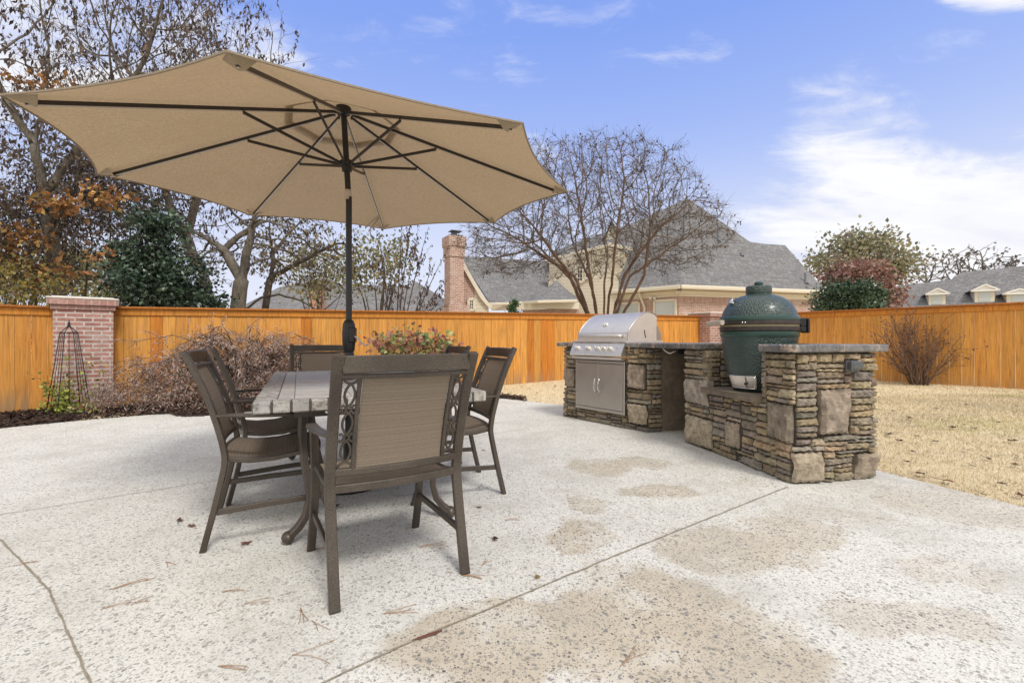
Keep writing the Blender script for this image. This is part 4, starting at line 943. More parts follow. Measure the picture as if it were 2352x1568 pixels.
# ------------------------------------------------------------------ vegetation tools
def ell(n,c,r,r_=nrng,shell=.0,zmin=None):
    """random points in an ellipsoid; shell>0 pushes them outward"""
    d=r_.normal(size=(n,3)); d/=np.linalg.norm(d,axis=1)[:,None]; q=r_.uniform(0,1,n)**(1/3)
    q=np.maximum(q,shell*r_.uniform(.6,1,n)); p=np.array(c)+d*q[:,None]*np.array(r)
    return p if zmin is None else p[p[:,2]>zmin]
def colonize(att,roots,D,di,dk,iters,bias=(0,0,.15),jit=.25,seed=1,maxn=14000,mom=.0):
    r=np.random.default_rng(seed); pos=[];par=[]
    for poly,pa in roots:
        # poly: list of 3d points; resample at D
        prev=-1 if pa<0 else int(np.argmin(np.linalg.norm(np.array(pos)-np.array(poly[0],float),axis=1)))
        for i,p in enumerate(poly):
            p=np.array(p,float)
            if i==0: pos.append(p); par.append(prev); prev=len(pos)-1; continue
            a=pos[prev]; n=max(1,int(np.linalg.norm(p-a)/D))
            for k in range(1,n+1):
                pos.append(a+(p-a)*k/n+(r.normal(size=3)*D*.06 if k<n else 0)); par.append(prev); prev=len(pos)-1
    P=np.array(pos); near=np.full(len(att),-1); nd_=np.full(len(att),1e9)
    def upd(i0):
        N=np.array(pos[i0:])
        for s in range(0,len(att),4000):
            d=np.linalg.norm(att[s:s+4000,None,:]-N[None,:,:],axis=2); j=d.argmin(1); m=d[np.arange(len(j)),j]
            u=m<nd_[s:s+4000]; nd_[s:s+4000][u]=m[u]; near[s:s+4000][u]=j[u]+i0
    upd(0); alive=nd_>dk; bias=np.array(bias); nch={}
    for it in range(iters):
        act=alive&(nd_<di)
        if not act.any(): break
        idx=near[act]; dv=att[act]-np.array(pos)[idx]; dv/=np.linalg.norm(dv,axis=1)[:,None]+1e-9
        S=np.zeros((len(pos),3)); np.add.at(S,idx,dv); ks=np.unique(idx); i0=len(pos)
        for k in ks:
            if nch.get(k,0)>=3: alive[near==k]=False; continue
            nch[k]=nch.get(k,0)+1
            v=norm(norm(S[k])+bias+(mom*norm(pos[k]-pos[par[k]]) if par[k]>=0 else 0)+r.normal(size=3)*jit); pos.append(pos[k]+v*D); par.append(k)
        if len(pos)==i0: continue
        upd(i0); alive&=nd_>dk
        if len(pos)>maxn: break
    return np.array(pos),par
def skeleton(pos,par,r0,p=2.3,rmax=None):
    n=len(pos); ch=[[] for _ in range(n)]; rr=np.zeros(n)
    for i,q in enumerate(par):
        if q>=0: ch[q].append(i)
    for i in range(n-1,-1,-1):
        rr[i]=(sum(rr[c]**p for c in ch[i]))**(1/p) if ch[i] else r0
        if len(ch[i])==1: rr[i]*=1.004
    if rmax: rr=np.minimum(rr,rmax)
    chains=[]; st=[i for i,q in enumerate(par) if q<0]
    stack=[(i,None) for i in st]
    while stack:
        i,pre=stack.pop(); c=[pre] if pre is not None else []; c.append(i)
        while ch[i]:
            k=max(ch[i],key=lambda x:rr[x])
            for o in ch[i]:
                if o!=k: stack.append((o,i))
            i=k; c.append(i)
        chains.append(c)
    tips=[i for i in range(n) if not ch[i]]
    return rr,chains,tips,ch
def tubes(chains):
    """chains: list of (pts(n,3), radii(n)) -> V,F"""
    VV=[];FF=[];off=0
    for P,Rr in chains:
        n=len(P)
        if n<2: continue
        m=3 if Rr.max()<.012 else (5 if Rr.max()<.05 else 9)
        T=np.gradient(P,axis=0); T/=np.linalg.norm(T,axis=1)[:,None]+1e-12
        up=np.array([.3,.2,1.0]) if abs(T[0,2])<.85 else np.array([1.0,.3,.1])
        A=np.cross(T,up); A/=np.linalg.norm(A,axis=1)[:,None]+1e-12; B=np.cross(A,T)
        a=np.arange(m)*2*math.pi/m; V=P[:,None,:]+(A[:,None,:]*np.cos(a)[None,:,None]+B[:,None,:]*np.sin(a)[None,:,None])*Rr[:,None,None]
        I=off+np.arange(n*m).reshape(n,m); J=np.roll(I,-1,axis=1)
        FF.append(np.stack([I[:-1],J[:-1],J[1:],I[1:]],-1).reshape(-1,4)); VV.append(V.reshape(-1,3)); off+=n*m
    return np.concatenate(VV),np.concatenate(FF)
def leaves(base,direc,L,W,pal,prob,r,fold=.25):
    """diamond leaves: base (n,3), direction (n,3)"""
    n=len(base); d=direc/(np.linalg.norm(direc,axis=1)[:,None]+1e-9); q=r.normal(size=(n,3)); s=np.cross(d,q); s/=np.linalg.norm(s,axis=1)[:,None]+1e-9; u=np.cross(d,s)
    L=np.broadcast_to(L,(n,))[:,None]; W=np.broadcast_to(W,(n,))[:,None]
    V=np.stack([base,base+d*L*.45+s*W+u*W*fold,base+d*L,base+d*L*.45-s*W+u*W*fold],1).reshape(-1,3)
    I=np.arange(4*n).reshape(-1,4); Fq=np.concatenate([I[:,[0,1,2]],I[:,[0,2,3]]])
    pal=np.array(pal); c=pal[r.choice(len(pal),n,p=prob)]*r.uniform(.75,1.25,(n,1)); return V,Fq,np.repeat(c,4,0)
def twigs(pos,par,ids,r,n,L,droop,rad,seg=4,spread=.8):
    out=[]
    for i in ids:
        p=pos[i]; q=par[i]; d=norm(p-pos[q]) if q>=0 else np.array([0,0,1.])
        for _ in range(n):
            v=norm(d+r.normal(size=3)*spread*.5); l=L*r.uniform(.5,1.2); P=[p]
            for k in range(seg): v=norm(v+np.array([0,0,droop])+r.normal(size=3)*.16); P.append(P[-1]+v*l/seg)
            out.append((np.array(P),np.linspace(rad,rad*.35,seg+1)))
    return out
def cat_leaves(lst):
    V=[];Fq=[];C=[];o=0
    for v,f,c in lst: V.append(v);Fq.append(f+o);C.append(c);o+=len(v)
    return np.concatenate(V),np.concatenate(Fq),np.concatenate(C)
def plant(name,label,cat,root,crown_obj=None,group=None): return thing(name,label,cat,tuple(root),0,group)
def wood(t,nm,chains,mat):
    V,Fq=tubes(chains); return np_mesh(V-np.array(t.location),Fq,nm,mat,t,None,True)
def leafobj(t,nm,V,Fq,C,mat): return np_mesh(V-np.array(t.location),Fq,nm,mat,t,C)
def grow(name,label,cat,roots,att,D,di,dk,r0,bark,seed,iters=90,bias=(0,0,.12),jit=.22,rmax=.14,p=2.3,tw=(2,.35,-.02,.003),leaf=None,group=None,split=.022,leafmat='leaf_dry',maxn=9000,twlevel=False,leafname='foliage',spread=.9,mom=.5,rt=None):
    """space-colonised tree -> thing with trunk (+ thin branches as crown) and foliage"""
    r=np.random.default_rng(seed); pos,par=colonize(att,roots,D,di,dk,iters,bias,jit,seed,maxn,mom); rr,chains,tips,ch=skeleton(pos,par,r0,p,rmax)
    if rt:
        k_=(rt-r0)/max(1e-6,rr.max()-r0); rr=r0+(rr-r0)*k_
    t=plant(name,label,cat,roots[0][0][0],group=group)
    big=[];small=[]
    for c in chains:
        P=pos[c].copy(); Rr=rr[c].copy(); 
        if len(c)>1: Rr[0]=min(Rr[0],Rr[1]*1.15)
        (big if Rr[min(1,len(c)-1)]>split else small).append((P,Rr))
    ids=tips if not twlevel else list({*tips,*[i for i in range(len(pos)) if rr[i]<r0*2.2 and r.random()<.5]})
    T=twigs(pos,par,ids,r,tw[0],tw[1],tw[2],tw[3],4,spread) if tw else []
    if big: wood(t,'trunk',big,MAT[bark])
    if small or T: wood(t,'branches',small+T,MAT['bark_twig' if bark=='bark_myrtle' else bark])
    if leaf:
        base=[];dr=[]
        for P,_ in T:
            if r.random()<leaf.get('bare',0): continue
            for k in range(leaf['per']):
                if r.random()>leaf.get('dens',1): continue
                f=r.uniform(.1,1)*(len(P)-1); i=int(min(f,len(P)-2)); b=P[i]+(P[i+1]-P[i])*(f-i); base.append(b+r.normal(size=3)*leaf.get('off',.01)); dr.append(norm(P[i+1]-P[i])*leaf.get('along',.5)+np.array([0,0,leaf.get('hang',-.6)])+r.normal(size=3)*leaf.get('rnd',.5))
        n=len(base); L=r.uniform(*leaf['L'],n); V=leaves(np.array(base),np.array(dr),L,L*leaf['w'],leaf['pal'],leaf.get('prob') or [1/len(leaf['pal'])]*len(leaf['pal']),r)
        leafobj(t,leafname,*V,MAT[leafmat])
    return t
def A3(x,y,Y): p=at(x,y,Y); return np.array([p.x,p.y,p.z])
def ellpx(n,x,y,Y,rx,ry,rd,r,shell=0.0):
    c=A3(x,y,Y); return ell(n,c,(rx*Y/F,rd,ry*Y/F),r,shell)
# ---------- crepe myrtle behind the fence: vase of bare stems
r=np.random.default_rng(41); Yc=13.6
b0=A3(1385,725,Yc); b0[2]=.1
att=np.concatenate([ellpx(2600,1350,490,Yc,272,160,3.0,r,.5),ellpx(900,1180,560,Yc,130,78,2.2,r,.3),ellpx(900,1545,540,Yc,125,85,2.2,r,.3),ellpx(900,1370,430,Yc,220,95,2.5,r,.5)])
att=att[(att[:,2]>2.6)]
roots=[]
for k in range(11):
    a=2*math.pi*k/11+.2; x=math.cos(a); y=math.sin(a); s=r.uniform(.75,1.15)
    base=b0+np.array([x*.22,y*.22,0]); m1=b0+np.array([x*.42*s,y*.35*s,1.5]); m2=b0+np.array([x*1.05*s,y*.9*s,2.8]); q_=r.uniform(.55,1.15); m3=b0+np.array([x*2.3*q_,y*1.9*q_,4.3-.5*q_]); roots.append(([base,(base+m1)/2+r.normal(size=3)*.04,m1,m2,m3],-1))
grow('crepe_myrtle','bare multi-stemmed crepe myrtle with fanning cinnamon branches behind the fence','tree',roots,att,.17,1.6,.21,.0062,'bark_myrtle',41,95,(0,0,.02),.12,.085,2.5,(5,.38,.03,.0040),dict(per=1,dens=.22,L=(.04,.075),w=.42,pal=[(.10,.06,.045),(.16,.10,.07),(.08,.055,.05)],hang=-.2,rnd=.8),split=.020,maxn=11500,twlevel=True,mom=.75,rt=.05)
# ---------- big hornbeam-like trees at left with hanging dried leaves
DRY=[(.11,.078,.06),(.155,.115,.09),(.08,.058,.046),(.20,.15,.115),(.05,.038,.032)]
r=np.random.default_rng(51); Y1=9.6
att=np.concatenate([ellpx(1100,120,60,Y1,420,330,2.2,r,.2),ellpx(500,400,110,Y1,170,190,1.6,r,.2),ellpx(320,60,420,Y1,200,180,1.4,r)])
att=att[(att[:,0]/att[:,1]<(520-CX)/F)]
R1=[A3(150,800,Y1),A3(135,640,Y1),A3(105,470,Y1),A3(80,330,Y1),A3(95,220,Y1)]
R1[0][2]=0
roots=[(R1,-1),([A3(100,450,Y1),A3(190,330,Y1+.3),A3(290,200,Y1+.4)],8),([A3(82,340,Y1),A3(20,240,Y1-.3),A3(-40,120,Y1-.4)],14)]
leafH=dict(per=16,dens=.42,L=(.08,.15),w=.19,pal=DRY,hang=-1.3,along=.1,rnd=.5,off=.02,bare=.30)
grow('hornbeam_tree','tall leaning tree at far left with hanging dried leaves, orange oak leaves around its trunk','tree',roots,att,.20,1.7,.34,.005,'bark_grey',51,70,(0,0,.34),.16,.12,2.35,(2,.95,.14,.0048),leafH,rt=.12,maxn=3600,split=.025,spread=.8,twlevel=True)
r=np.random.default_rng(52); Y2=11.5
att=np.concatenate([ellpx(900,380,330,Y2,300,330,2.0,r,.2),ellpx(350,560,140,Y2,110,130,1.3,r,.1),ellpx(300,340,560,Y2,200,70,1.3,r)])
R2=[A3(520,800,Y2),A3(470,650,Y2),A3(432,560,Y2),A3(400,500,Y2),A3(370,420,Y2),A3(360,300,Y2)]; R2[0][2]=0
roots=[(R2,-1),([A3(428,545,Y2),A3(445,480,Y2),A3(470,380,Y2),A3(520,240,Y2)],9)]
grow('hornbeam_tree','grey forked tree behind the umbrella whose twig tips show above the canopy','tree',roots,att,.23,1.9,.40,.005,'bark_grey',52,70,(0,0,.30),.16,.12,2.35,(2,1.0,.13,.0048),leafH,rt=.15,maxn=3000,split=.025,spread=.8,twlevel=True)
# tree with forked trunk left of the pole
r=np.random.default_rng(53); Y3=10.6
att=np.concatenate([ellpx(420,560,520,Y3,170,110,1.5,r,.2),ellpx(160,470,600,Y3,90,60,1.0,r),ellpx(260,660,560,Y3,110,90,1.2,r)])
R3=[A3(545,800,Y3),A3(548,690,Y3),A3(556,630,Y3),A3(572,560,Y3),A3(585,490,Y3)]; R3[0][2]=0
roots=[(R3,-1),([A3(552,640,Y3),A3(524,590,Y3),A3(510,570,Y3),A3(470,545,Y3)],6),([A3(514,574,Y3),A3(545,545,Y3+.2),A3(600,510,Y3+.4)],11)]
grow('forked_tree','grey forked trunk with crooked bare limbs left of the umbrella pole','tree',roots,att,.15,1.3,.27,.0045,'bark_grey',53,60,(0,0,.08),.30,.15,2.2,(2,.40,-.06,.0028),dict(per=6,dens=.32,L=(.06,.11),w=.24,pal=DRY,hang=-1.2,along=.2,rnd=.5,off=.015,bare=.3),rt=.165,maxn=2600,split=.022,twlevel=True)
# thinner tree with low arching limb
r=np.random.default_rng(54); Y4=11.2
att=np.concatenate([ellpx(480,700,590,Y4,130,90,1.5,r,.15),ellpx(200,790,600,Y4,80,85,1.2,r),ellpx(140,640,530,Y4,70,50,1.0,r)])
R4=[A3(590,800,Y4),A3(612,690,Y4),A3(628,600,Y4),A3(618,530,Y4),A3(622,490,Y4)]; R4[0][2]=0
roots=[(R4,-1),([A3(620,640,Y4),A3(690,600,Y4-.2),A3(770,560,Y4-.3)],6),([A3(560,712,Y4-.5),A3(600,684,Y4-.5),A3(640,676,Y4-.5),A3(690,690,Y4-.5),A3(735,716,Y4-.5)],-1),([A3(622,590,Y4),A3(660,540,Y4+.3),A3(700,500,Y4+.4)],9)]
grow('small_tree','thin dark tree with low arching limb and olive leaves by the distant brick chimney','tree',roots,att,.15,1.2,.26,.0042,'bark_dark',54,60,(.05,0,.04),.30,.075,2.3,(2,.42,-.04,.0026),dict(per=9,dens=.42,L=(.06,.115),w=.26,pal=DRY+[(.26,.24,.10),(.33,.30,.15)],hang=-1.1,along=.2,rnd=.55,off=.02),rt=.085,maxn=2600,twlevel=True)
# chain-leaved slender tree left of the brick chimney
r=np.random.default_rng(55); Y5=10.8
roots=[]
b5=A3(905,800,Y5); b5[2]=0; T=[]
t5=plant('slender_tree','slender many-stemmed sapling with strings of dark dead leaves left of the house chimney','tree',b5)
for (xe,ye,n) in((925,505,1),(985,520,1),(1035,560,1),(960,545,1),(1020,640,1),(1010,690,1),(868,530,1),(895,600,1),(1000,600,1),(945,500,1)):
    e=A3(xe,ye,Y5+r.uniform(-.6,.6)); m=b5*.45+e*.55; m[2]+=.25*r.uniform(0,1); m[0]-=.15*(e[0]-b5[0])
    k=np.linspace(0,1,14)[:,None]; P=(1-k)**2*b5+2*k*(1-k)*m+k*k*e; T.append((P,np.linspace(.024,.003,14)))
    for _ in range(5):
        i=r.integers(5,12); d=norm(P[i+1]-P[i]); l=r.uniform(.3,.8); Q=[P[i]]; v=norm(d+r.normal(size=3)*.45)
        for s in range(6): v=norm(v+np.array([0,0,.02])+r.normal(size=3)*.1); Q.append(Q[-1]+v*l/6)
        T.append((np.array(Q),np.linspace(.007,.002,7)))
wood(t5,'branches',T,MAT['bark_dark'])
bs=[];dr=[]
for P,_ in T:
    for k in range(34 if len(P)>8 else 15):
        f=r.uniform(.45 if len(P)>8 else .1,1)*(len(P)-1); i=int(min(f,len(P)-2)); bs.append(P[i]+(P[i+1]-P[i])*(f-i)+r.normal(size=3)*.02); dr.append(np.array([0,0,-1.2])+r.normal(size=3)*.45)
L=r.uniform(.06,.11,len(bs)); leafobj(t5,'foliage',*leaves(np.array(bs),np.array(dr),L,L*.2,[(.10,.065,.05),(.15,.09,.075),(.07,.05,.045)],[.4,.3,.3],r),MAT['leaf_dry'])
# brown twiggy thicket under the big trees
THK=[(-30,560,170,120,9.2),(140,520,150,150,10.4),(300,440,120,110,10.8)]
for k,(x,y,rx,ry,Yt) in enumerate(THK):
    r=np.random.default_rng(60+k); att=ellpx(800,x,y,Yt,rx,ry,1.3,r,.1); b_=A3(x,800,Yt); b_[2]=0
    roots=[([b_+np.array([q*.25,0,0]),b_+np.array([q*.4,.1*q,1.0]),A3(x+q*rx*.4,y+ry*.6,Yt)],-1) for q in(-1,0,1)]
    grow('understory_tree',['leafless brown thicket tree at the left edge behind the short fence','brown twiggy understory tree behind the tall brick pillar','brown twiggy understory tree beneath the left half of the umbrella canopy'][k],'tree',roots,att,.16,1.2,.26,.0042,'bark_dark',60+k,60,(0,0,.1),.25,.05,2.3,(4,.6,-.02,.0028),dict(per=8,dens=.7,L=(.055,.11),w=.24,pal=DRY+[(.20,.15,.09)],hang=-1.0,along=.2,rnd=.6,off=.03),maxn=2600,twlevel=True)
# ---------- leafy masses (clumped leaves around a limb frame)
def leafy(name,label,cat,base,clumps,nleaf,L,w,pal,prob,seed,bark='bark_dark',mat='leaf',trunk_r=.07,clr=.3,hang=-.1,group=None,rnd=1.0,shell=.5,nch=60):
    """clumps: list of (center(3), radii(3), n sub-clumps)"""
    r=np.random.default_rng(seed); t=plant(name,label,cat,base,group=group); cs=[]
    for c,rad,n in clumps:
        p=ell(n,c,rad,r,shell); cs.append(p)
    cs=np.concatenate(cs); chains=[]
    b_=np.array(base,float)
    for p in cs[r.permutation(len(cs))[:nch]]:
        m=b_*.5+p*.5; m[:2]=b_[:2]*.65+p[:2]*.35; k=np.linspace(0,1,8)[:,None]; P=(1-k)**2*b_+2*k*(1-k)*m+k*k*p+r.normal(size=(8,3))*.02; P[0]=b_; chains.append((P,np.linspace(trunk_r,.006,8)*r.uniform(.35,1)))
    wood(t,'trunk',chains,MAT[bark])
    per=max(1,nleaf//len(cs)); rr=r.normal(size=(len(cs),per,3)); rr*= clr*r.uniform(.6,1.2,(len(cs),1,1)); B=(cs[:,None,:]+rr*np.array([1,1,.75])).reshape(-1,3)
    Dv=rr.reshape(-1,3)/clr*.6+r.normal(size=(len(B),3))*rnd+np.array([0,0,hang]); tone=np.repeat(r.uniform(.65,1.3,len(cs)),per)[:,None]
    l=r.uniform(L[0],L[1],len(B)); V,Fq,C=leaves(B,Dv,l,l*w,pal,prob,r); C=C*np.repeat(tone,4,0); leafobj(t,'foliage',V,Fq,C,MAT[mat]); return t
g=lambda x,y,Y: A3(x,y,Y)
def gb(x,Y): p=A3(x,780,Y); p[2]=.05; return p
def px(n,Y): return n*Y/F
# dark evergreen holly behind the fence
Y6=8.75
leafy('holly_tree','dense dark green holly rising behind the fence right of the brick pillar','tree',gb(385,Y6),[(g(362,668,Y6),(px(72,Y6),.6,px(52,Y6)),34),(g(345,590,Y6),(px(52,Y6),.5,px(50,Y6)),18),(g(385,520,Y6),(px(34,Y6),.35,px(34,Y6)),8),(g(465,694,Y6),(px(46,Y6),.5,px(20,Y6)),14),(g(300,650,Y6),(px(26,Y6),.5,px(46,Y6)),8),(g(432,630,Y6),(px(34,Y6),.4,px(36,Y6)),8),(g(330,520,Y6),(px(24,Y6),.3,px(24,Y6)),4)],11500,(.055,.10),.34,[(.030,.052,.032),(.045,.078,.044),(.075,.12,.07),(.02,.034,.022)],[.35,.3,.15,.2],71,mat='leaf_gloss',clr=.15,hang=-.35)
# orange oak sprays, yellow shrub
Y7=9.0
leafy('oak_tree','young oak with clusters of rusty orange leaves at the left edge','tree',gb(-20,Y7),[(g(40,540,Y7),(px(75,Y7),.4,px(20,Y7)),10),(g(140,468,Y7),(px(60,Y7),.4,px(13,Y7)),7),(g(15,600,Y7),(px(50,Y7),.4,px(34,Y7)),8),(g(95,620,Y7),(px(50,Y7),.4,px(20,Y7)),4),(g(238,452,Y7),(px(34,Y7),.3,px(32,Y7)),6),(g(50,178,Y7),(px(26,Y7),.3,px(12,Y7)),2),(g(150,200,Y7),(px(30,Y7),.3,px(18,Y7)),3),(g(240,590,Y7),(px(26,Y7),.3,px(40,Y7)),4)],900,(.08,.17),.33,[(.34,.165,.065),(.42,.22,.085),(.26,.12,.05),(.44,.29,.10)],[.35,.3,.2,.15],72,trunk_r=.012,clr=.13,hang=-.5,mat='leaf_dry')
leafy('yellow_shrub','yellow and olive leaved shrub above the short fence at far left','shrub',gb(30,8.6),[(g(20,640,8.6),(px(110,8.6),.6,px(60,8.6)),30),(g(90,670,8.6),(px(90,8.6),.6,px(35,8.6)),14)],1500,(.045,.09),.36,[(.36,.29,.08),(.26,.23,.08),(.16,.16,.07),(.38,.20,.06),(.20,.14,.07)],[.25,.25,.25,.1,.15],73,clr=.16,hang=-.3,trunk_r=.012)
# olive background trees beyond
for k,(x,y,rx,ry,Yt,n) in enumerate([(730,620,95,55,19,1500),(870,605,75,55,20,1500),(185,640,150,60,17,3800)]):
    leafy('background_tree',['olive green tree far behind the fence, left of the umbrella pole','pale olive tree far behind the fence, right of the umbrella pole','dull green and amber tree far behind the brick pillar'][k],'tree',gb(x,Yt),[(g(x,y,Yt),(px(rx,Yt),1.5,px(ry,Yt)),46)],n,(.10,.20),.36,[(.24,.24,.12),(.32,.31,.17),(.17,.18,.10),(.38,.30,.14)],[.35,.3,.2,.15],80+k,clr=.42,trunk_r=.10,nch=9)
# right-hand trees
Yr=34
leafy('olive_tree','tall olive and yellow tree standing between the brick house and the right-hand house','tree',gb(1985,Yr),[(g(1975,590,Yr),(px(88,Yr),2.4,px(50,Yr)),70),(g(1975,560,Yr),(px(58,Yr),2,px(26,Yr)),26),(g(2055,610,Yr),(px(32,Yr),1.5,px(36,Yr)),20),(g(1890,600,Yr),(px(25,Yr),1.5,px(20,Yr)),12)],4200,(.18,.36),.40,[(.30,.29,.17),(.38,.34,.21),(.22,.23,.14),(.30,.23,.16)],[.35,.3,.25,.1],90,clr=.55,trunk_r=.12,bark='bark_grey')
Yr=26
leafy('red_maple','russet red maple behind the round green shrub','tree',gb(1970,Yr),[(g(1968,655,Yr),(px(78,Yr),1.8,px(48,Yr)),64),(g(2020,680,Yr),(px(32,Yr),1.2,px(34,Yr)),20)],5000,(.13,.26),.42,[(.30,.16,.13),(.36,.22,.175),(.24,.13,.11),(.33,.25,.19)],[.35,.3,.2,.15],91,clr=.36,trunk_r=.09,bark='bark_grey',mat='leaf_dry')
Yr=16.5
leafy('evergreen_shrub','rounded dark green shrub beyond the right fence by the brick house','shrub',gb(1946,Yr),[(g(1946,692,Yr),(px(68,Yr),1.0,px(42,Yr)),70)],13000,(.06,.11),.34,[(.04,.075,.035),(.06,.105,.05),(.08,.13,.065),(.03,.05,.028)],[.3,.3,.2,.2],92,mat='leaf_gloss',clr=.17)
for k,(x,Yt,top,wd) in enumerate([(2128,42,585,55),(2200,46,575,40),(2262,44,568,62),(2335,45,585,45)]):
    r=np.random.default_rng(100+k); att=ellpx(260,x,(top+660)/2,Yt,wd,(660-top)/2,2.2,r,.3); b_=gb(x,Yt)
    grow('bare_tree',['bare tree behind the right-hand house, leftmost of its row','bare tree above the low left ridge of the right-hand house','bare tree with leafy tips above the higher ridge of the right-hand house','bare tree at the right edge behind the right-hand house'][k],'tree',[([b_,A3(x,690,Yt),A3(x,650,Yt)],-1)],att,.42,4,.7,.028,'bark_grey',100+k,50,(0,0,.1),.2,.2,2.3,(2,.9,.0,.018),dict(per=5,dens=.6,L=(.18,.34),w=.4,pal=[(.16,.14,.12),(.22,.18,.14)],hang=-.1,rnd=.8),maxn=900)
leafy('young_conifer','tip of a small green conifer just above the fence','conifer',gb(1181,15.5),[(g(1181,708,15.5),(.13,.13,.30),16),(g(1181,735,15.5),(.22,.22,.40),16)],1500,(.05,.10),.18,[(.05,.13,.04),(.08,.19,.06)],[.5,.5],95,clr=.07,hang=.5,trunk_r=.02)
# ---------- planting in front of the fence
# weeping laceleaf japanese maple
r=np.random.default_rng(110); mc=np.array([-4.40,7.62,0.0]); mt=plant('japanese_maple','wide weeping laceleaf maple with shrivelled purple brown leaves against the fence','shrub',mc)
T=[];tipb=[];tipd=[]
ax=np.array([.88,.46,0]); ay=np.array([-.46,.88,0])
for k in range(80):
    a=r.uniform(0,6.283); ex=r.uniform(.35,1); R_=np.array([2.05*math.cos(a),.62*math.sin(a)])*ex; top=r.uniform(.75,1.36)*(1-.18*(ex*math.cos(a))**2); end=mc+ax*R_[0]+ay*R_[1]; end[2]=max(.05,top-r.uniform(.25,1.0)*ex)
    m=mc+ax*R_[0]*.55+ay*R_[1]*.55; m[2]=top*1.25; kk=np.linspace(0,1,12)[:,None]; P=(1-kk)**2*(mc+np.array([0,0,.3]))+2*kk*(1-kk)*m+kk*kk*end+r.normal(size=(12,3))*.02
    T.append((P,np.linspace(.011,.002,12)))
    for q in range(9):
        i=r.integers(4,12); v=norm((P[min(i+1,11)]-P[i-1]))+r.normal(size=3)*.7; v=norm(v); Q=[P[i]]
        for s in range(4): v=norm(v+np.array([0,0,-.22])+r.normal(size=3)*.2); Q.append(Q[-1]+v*.065)
        T.append((np.array(Q),np.linspace(.0035,.0012,5)))
        for s in range(1,5):
            for _ in range(5): tipb.append(Q[s]+r.normal(size=3)*.018); tipd.append(np.array([0,0,-.6])+r.normal(size=3)*.8)
for k in range(820):
    d=r.normal(size=3); d/=np.linalg.norm(d); q=r.uniform(.35,1)**.6; d[2]=abs(d[2]); p=mc+ax*d[0]*2.0*q+ay*d[1]*.62*q; p[2]=.06+d[2]*1.2*q*r.uniform(.5,1.05)
    for j in range(2):
        v=norm(np.array([d[0],d[1]*.5,-.3])+r.normal(size=3)*.6); Q=[p+r.normal(size=3)*.05]
        for s_ in range(4): v=norm(v+np.array([0,0,-.2])+r.normal(size=3)*.2); Q.append(Q[-1]+v*.06)
        T.append((np.array(Q),np.linspace(.003,.0012,5)))
        for s_ in range(1,5):
            for _ in range(4): tipb.append(Q[s_]+r.normal(size=3)*.02); tipd.append(np.array([0,0,-.6])+r.normal(size=3)*.8)
wood(mt,'branches',T,MAT['bark_dark']); L=r.uniform(.03,.075,len(tipb))
leafobj(mt,'foliage',*leaves(np.array(tipb),np.array(tipd),L,L*.10,[(.43,.32,.285),(.52,.42,.37),(.31,.205,.175),(.60,.50,.43),(.32,.15,.115),(.47,.29,.17)],[.27,.22,.2,.12,.1,.09],r),MAT['leaf_dry'])
# leafy red and green bush behind the table
Yh=7.9
leafy('hydrangea_bush','leafy red and green bush in front of the fence beside the umbrella pole','shrub',gb(945,Yh),[(g(955,800,Yh),(px(80,Yh),.45,px(38,Yh)),34),(g(905,790,Yh),(px(48,Yh),.35,px(24,Yh)),12),(g(1015,795,Yh),(px(36,Yh),.35,px(24,Yh)),9),(g(960,880,Yh),(px(95,Yh),.45,px(55,Yh)),34)],1900,(.06,.125),.40,[(.32,.12,.10),(.42,.23,.16),(.18,.25,.09),(.34,.38,.16),(.50,.44,.20),(.46,.28,.09)],[.27,.18,.19,.16,.09,.11],111,clr=.10,trunk_r=.012,hang=-.35,rnd=.8)
# bare bush in front of the right fence
r=np.random.default_rng(112); bb=np.array([8.02,9.12,.13]); bt=plant('bare_bush','bare twiggy brown bush on the lawn in front of the right-hand fence','shrub',bb); T=[];lb=[];ld=[]
for k in range(50):
    a=r.uniform(0,6.283); sp=r.uniform(.05,1)**.7; e=bb+np.array([math.cos(a)*1.08*sp,math.sin(a)*.6*sp,r.uniform(.9,1.62)*(1-.25*sp)]); m=bb*.5+e*.5; m[:2]=bb[:2]*.55+e[:2]*.45; kk=np.linspace(0,1,12)[:,None]; b1=bb+np.array([math.cos(a),math.sin(a),0])*.16*r.uniform(.2,1)
    P=(1-kk)**2*b1+2*kk*(1-kk)*m+kk*kk*e+r.normal(size=(12,3))*.012; T.append((P,np.linspace(.0135,.0025,12)))
    for q in range(10):
        i=r.integers(3,12); v=norm(norm(P[min(i+1,11)]-P[i-1])+r.normal(size=3)*.55); Q=[P[i]]
        for s in range(4): v=norm(v+np.array([0,0,.06])+r.normal(size=3)*.2); Q.append(Q[-1]+v*r.uniform(.05,.10))
        T.append((np.array(Q),np.linspace(.0042,.0018,5)))
        for s in range(2,5):
            if r.random()<.75: lb.append(Q[s]); ld.append(r.normal(size=3)+np.array([0,0,.2]))
wood(bt,'branches',T,m_speckle('reddish_twig_bark',(.10,.06,.04),(.20,.125,.085),30,.8)); L=r.uniform(.02,.045,len(lb)); leafobj(bt,'foliage',*leaves(np.array(lb),np.array(ld),L,L*.4,[(.17,.085,.06),(.25,.13,.085),(.13,.08,.07)],[.4,.35,.25],r),MAT['leaf_dry'])
